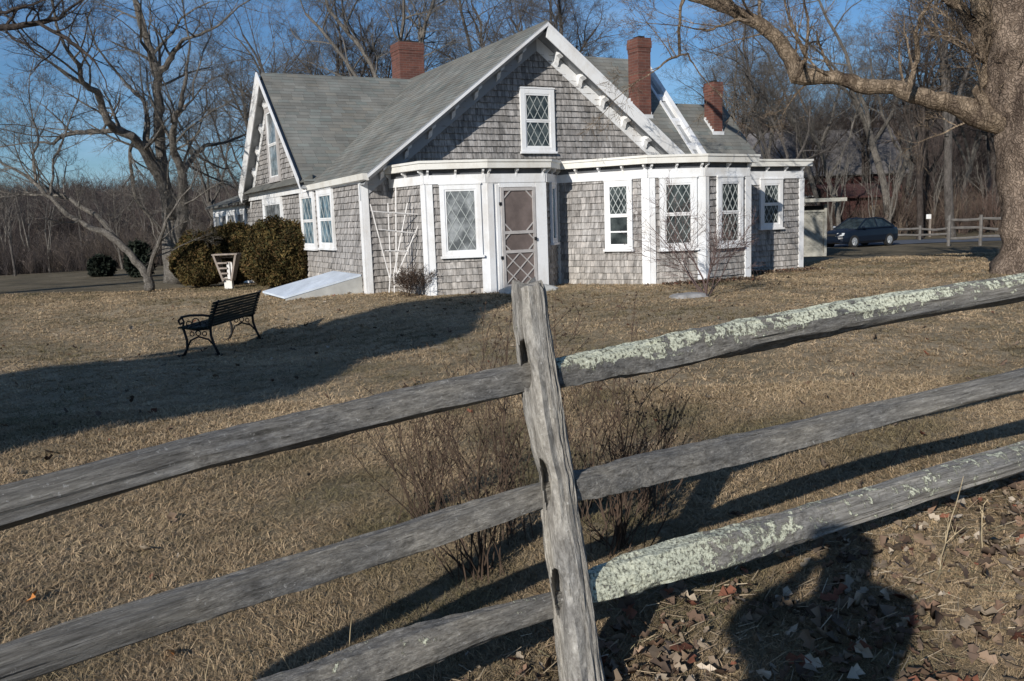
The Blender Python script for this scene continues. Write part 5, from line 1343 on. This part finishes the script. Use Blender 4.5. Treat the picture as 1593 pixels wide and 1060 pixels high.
    for (k, x, Y, s) in (('s2', 352, 48, .80), ('s1', 395, 52, .85), ('y1', 20, 50, 1.0), ('y2', 75, 56, 1.1), ('y1', 130, 60, 1.1), ('y2', 190, 52, 1.0), ('s2', 325, 64, .7), ('y1', 300, 50, 1.2), ('y2', 5, 60, 1.2), ('y1', 350, 60, 1.2), ('y1', 160, 70, 1.3), ('y2', 50, 70, 1.4), ('y1', 230, 66, 1.3), ('s1', -40, 60, .6)):
        put(k, x, Y, s, rnd.uniform(0, 6.28), 'bare thin tree beyond the field at the left', gD)
    # brush and distant woods
    rng = random.Random(31)
    def thicket(name, label, xs, ys, n, h0, h1, tints, seed):
        m = MB(); r = random.Random(seed)
        for i in range(n):
            Y = r.uniform(*ys); px = r.uniform(*xs); b = at_depth(px, 400, Y); x, y = b.x, b.y; z = ground_z(x, y)-.1; h = r.uniform(h0, h1)*(1+.3*noise.noise(Vector((x*.08, y*.08, 0)))); c = r.choice(tints); q = r.uniform(.6, 1.3); c = tuple(v*q for v in c)
            t = .00022*Y
            top = Vector((x+r.gauss(0, .06)*h, y, z+h))
            for a in range(r.randint(9, 14)):
                w = r.uniform(0, 2*pi); e = r.uniform(.15, .9); l = h*r.uniform(.35, .75); s0 = Vector((x, y, z+h*r.uniform(0, .45)))
                s1 = s0+Vector((cos(w)*sin(e), sin(w)*sin(e), cos(e)))*l*.5; s2 = s1+Vector((cos(w)*sin(e*.8)+r.gauss(0, .2), sin(w)*sin(e*.8), cos(e*.7)))*l*.5
                m.tube([s0, s1, s2], [t, t*.8, t*.3], 3, c, False)
                for b_ in range(6):
                    s3 = s1.lerp(s2, r.random()); w2 = w+r.gauss(0, 1); s4 = s3+Vector((cos(w2)*.5, sin(w2)*.5, r.uniform(.1, .9)))*l*.28; m.tube([s3, s4], [t*.5, t*.25], 3, c, False)
            m.tube([(x, y, z), (x+(top.x-x)*.4+r.gauss(0, .04)*h, y, z+h*.45), top], [t*1.3, t, t*.3], 3, c, False)
        tag(m.build(name, M['thicket'], None), label, 'woods', None, 'stuff')
    thicket('brush', 'grey bare brush beyond the field at the left', (-160, 470), (52, 90), 2000, .8, 2.9, [(.75, .72, .72), (1, .92, .86), (.55, .5, .48), (1.1, 1.0, .86)], 41)
    thicket('distant_woods', 'hazy brown wood on the low hill at the left', (-260, 520), (95, 230), 2600, 3.5, 8, [(.8, .76, .76), (1, .9, .85), (.6, .56, .56)], 42)
    thicket('brush', 'brown undergrowth beneath the trees at the right', (1170, 1760), (52, 92), 1800, .8, 3.4, [(.62, .52, .48), (.8, .62, .55), (.45, .4, .38), (.95, .85, .7)], 43)
    thicket('distant_woods', 'dark brown wood behind the trees at the right', (1120, 1800), (95, 190), 2300, 7, 16, [(.55, .5, .5), (.7, .6, .56), (.45, .42, .42)], 44)
def build_shrubs():
    cols = [(.085, .066, .026), (.11, .080, .030), (.07, .062, .024), (.135, .095, .036), (.05, .048, .02), (.12, .074, .032)]
    def bsh(px, py, rpx, hpx, lb, seed, ry=1.0, Y=None):
        p = at_ground(px, py) if Y is None else at_depth(px, py, Y); 
        if Y: p.z = ground_z(p.x, p.y)
        s = p.y/FPX; p.y += rpx*s*ry
        bush('evergreen_bush', (p.x, p.y, p.z), rpx*s, rpx*s*ry, hpx*s, lb, 'browned evergreen bushes by the left wall', seed, cols, 34000, .055)
    bsh(424, 452, 54, 106, 'tall rounded brown green evergreen bush in front of the side windows', 2, .9)
    bsh(301, 450, 39, 84, 'leftmost low wide evergreen bush', 3, 1)
    bsh(352, 447, 46, 92, 'evergreen bush in the middle, behind the wooden garden stand', 5, 1.0, 24.0)
    dk = [(.02, .028, .02), (.03, .036, .026), (.014, .02, .014)]
    for (px, py, r_, h_, Y, lb, sd) in ((158, 425, 17, 30, 42, 'small dark juniper at the edge of the left field', 7), (218, 420, 18, 52, 40, 'dark upright juniper behind the small leaning tree', 8)):
        p = at_depth(px, py, Y); p.z = ground_z(p.x, p.y); s = Y/FPX
        bush('juniper', (p.x, p.y, p.z), r_*s, r_*s, h_*s, lb, 'dark junipers by the left field', sd, dk, 5000, .17)
    # bare shrub in front of the right bay, small bush by the trellis
    p = at_ground(1098, 461); shrub('bare_shrub', p, 1.55, 'bare twiggy shrub in front of the right bay', 51, M['stem_red'], 8, .75, r=.016, spec=[(9, .55, .6, 6, 4, .11, .04), (6, .6, .6, 4, 3, .16, .04), (3, .6, .6, 3, 3, .2, 0), (0, 0, 0, 2, 3, .2, 0)])
    p = HP(.35, 1.35, 0); p.z = ground_z(p.x, p.y); shrub('bare_shrub', p, .5, 'small reddish twiggy shrub at the foot of the trellis', 52, M['stem'], 14, .7, r=.006)
    p = at_ground(648, 461); shrub('bare_shrub', p, .5, 'low dry shrub beside the left corner post of the front bay', 53, M['stem'], 12, .8, r=.005)
    # dry weeds round the fence post
    wl = [((745, 895), .80, 26, .38, 'dry brown weed clump just left of the fence post'), ((668, 800), .62, 20, .35, 'thin dry weeds left of the fence post, farther off'), ((960, 850), .78, 26, .38, 'dark dry weed clump just right of the fence post'),
          ((1010, 800), .55, 18, .4, 'sparse dry weeds behind the right middle rail'), ((905, 800), .95, 16, .26, 'tall dry seed stalks rising behind the fence post'), ((800, 830), .85, 14, .3, 'dry stalks close behind the left side of the post')]
    for i, ((px, py), h, n, sp, lb) in enumerate(wl): weed('dry_weed', at_ground(px, py), h*1.2, int(n*1.15), lb, 60+i, M['stem'], sp, r=.0040)
    # straws and saplings in front
    for i, (px, py, h, lb) in enumerate(((395, 1075, .24, 'thin pale stalk crossing the left middle rail'), (542, 1020, .2, 'short pale stalk below the left middle rail'), (445, 1080, .17, 'bent pale stalk near the lower left rail'), (322, 1085, .16, 'faint pale stalk at the lower left'))):
        p = at_ground(px, py); m = MB(); r = random.Random(i); m.tube([(0, 0, -.01), (r.gauss(0, .01), 0, h*.5), (r.gauss(0, .02), 0, h)], [.0022, .0017, .001], 4); o = m.build('dry_stalk', M['stem_pale'], None); o.location = p; tag(o, lb, 'stalk')
    for i, (px, py, h, lb) in enumerate(((1462, 880, .42, 'thin bare sapling in front of the lower right rail'), (1525, 858, .34, 'thin bare twig at the right edge in front of the lower rail'))):
        weed('twig_sapling', at_ground(px, py), h, 1, lb, 80+i, M['stem_pale'], .18, None, False, .0042, 'sapling', (.12, 0))
    for i, (px, py) in enumerate(((1375, 720), (1190, 760), (1290, 700))):
        weed('bent_stalk', at_ground(px, py), .35, 2, ['bent stalk rising between the right rails near the edge', 'bent stalk between the right rails near the post', 'bent stalk between the middle and lower right rails'][i], 90+i, M['stem'], .3, None, False, .002, 'stalk', (.4, 0))
def build_shadow_casters():
    # conifer behind and left of the camera
    b = Vector((-10.1, -2.0, 0)); b.z = ground_z(b.x, b.y); root = thing('spruce', b, 'dense spruce standing behind and left of the camera', 'tree')
    H = 9.2; R_ = 2.15
    def fn(rng, n):
        u = rng.random(n)**.8; th = rng.uniform(0, 2*pi, n); pr = np.clip(np.minimum(u*6, 1)*np.minimum((1-u)*2.6, 1)**.7, .02, 1)*(1+.16*np.sin(th*5+u*30))
        r = R_*pr*np.sqrt(rng.random(n)*.7+.3); return np.stack([r*np.cos(th), r*np.sin(th), .5+u*(H-.5)], 1), np.stack([np.cos(th), np.sin(th), u*0], 1)
    def cf(rng, P, n): return np.array([(.03, .05, .025)])*(.6+.8*rng.random((n, 1)))
    leaf_cloud('crown', fn, 26000, .16, cf, M['dark_green'], (0, 0, 0), root, 4, 2.0)
    m = MB(); m.tube([(0, 0, -.2), (0, 0, H*.9)], [.22, .03], 8); m.build('trunk', M['bark_dark'], root)

def build_world_camera():
    sc = bpy.context.scene
    w = bpy.data.worlds.new('World'); sc.world = w; w.use_nodes = True; nt = w.node_tree; bg = nt.nodes['Background']
    sky = N(nt, 'ShaderNodeTexSky'); sky.sky_type = 'NISHITA'; sky.sun_disc = False; sky.sun_elevation = SUN_EL
    sun_from = SUN_HEAD+pi                                   # compass heading of the sun measured from +Y clockwise
    sky.sun_rotation = sun_from % (2*pi); sky.air_density = 1.0; sky.dust_density = .3; sky.ozone_density = 2.5
    # thin high cloud
    tc = N(nt, 'ShaderNodeTexCoord').outputs['Generated']
    mp = N(nt, 'ShaderNodeMapping'); mp.inputs['Scale'].default_value = (1.6, 1.6, 7.0); mp.inputs['Rotation'].default_value = (.12, .25, 0); nt.links.new(tc, mp.inputs[0])
    n = N(nt, 'ShaderNodeTexNoise'); n.inputs['Scale'].default_value = 1.5; n.inputs['Detail'].default_value = 8; n.inputs['Roughness'].default_value = .62; n.inputs['Distortion'].default_value = .5; nt.links.new(mp.outputs[0], n.inputs['Vector'])
    f = ramp(nt, n.outputs['Fac'], [(.49, (0, 0, 0)), (.74, (.5, .5, .5))])
    c = mixc(nt, f, sky.outputs[0], (9.0, 9.6, 10.4))
    c = mixc(nt, 1.0, c, (.78, 1.07, 1.38), 'MULTIPLY')
    nt.links.new(c, bg.inputs[0]); bg.inputs[1].default_value = .066
    L = bpy.data.lights.new('sun', 'SUN'); L.energy = 5.0; L.angle = radians(.5); L.color = (1, .945, .86); o = bpy.data.objects.new('sun', L); C.objects.link(o)
    d = Vector((sin(SUN_HEAD)*cos(SUN_EL), cos(SUN_HEAD)*cos(SUN_EL), -sin(SUN_EL))); o.rotation_euler = d.to_track_quat('-Z', 'Y').to_euler(); o.location = (-8, -15, 12)
    cam = bpy.data.cameras.new('camera'); co = bpy.data.objects.new('camera', cam); C.objects.link(co); sc.camera = co
    cam.sensor_fit = 'HORIZONTAL'; cam.sensor_width = 36; cam.lens = 36*FPX/1593; cam.clip_start = .05; cam.clip_end = 5000
    c_, s_ = cos(ROLL), sin(ROLL); up = Vector((0, sin(PITCH), cos(PITCH))); ex = Vector((1, 0, 0)); fw = Vector((0, cos(PITCH), -sin(PITCH)))
    cxv = ex*c_-up*s_; cyv = ex*s_+up*c_
    mt = Matrix((cxv, cyv, -fw)).transposed().to_4x4(); mt.translation = Vector((0, 0, EYE)); co.matrix_world = mt
    sc.view_settings.view_transform = 'Standard'; sc.view_settings.look = 'None'; sc.view_settings.exposure = 0

setup_materials()
build_world_camera()
build_ground()
build_house()
build_fence()
build_bench(); build_planter(); build_trellis(); build_car(); build_back()
p = HP(2.55, 2.25, 0); p.z = ground_z(p.x, p.y)-.02; stone('door_step', p, .62, .36, .14, 'flat grey stone step before the screen door', 3, TH*0+radians(28), 'step', 'concrete')
p = at_ground(1072, 462); stone('flat_stone', p, .35, .22, .07, 'flat grey stone lying beside the bare shrub', 4, .4)
build_shrubs(); build_trees(); build_shadow_casters(); build_unseen_person()
build_leaves(); build_grass()
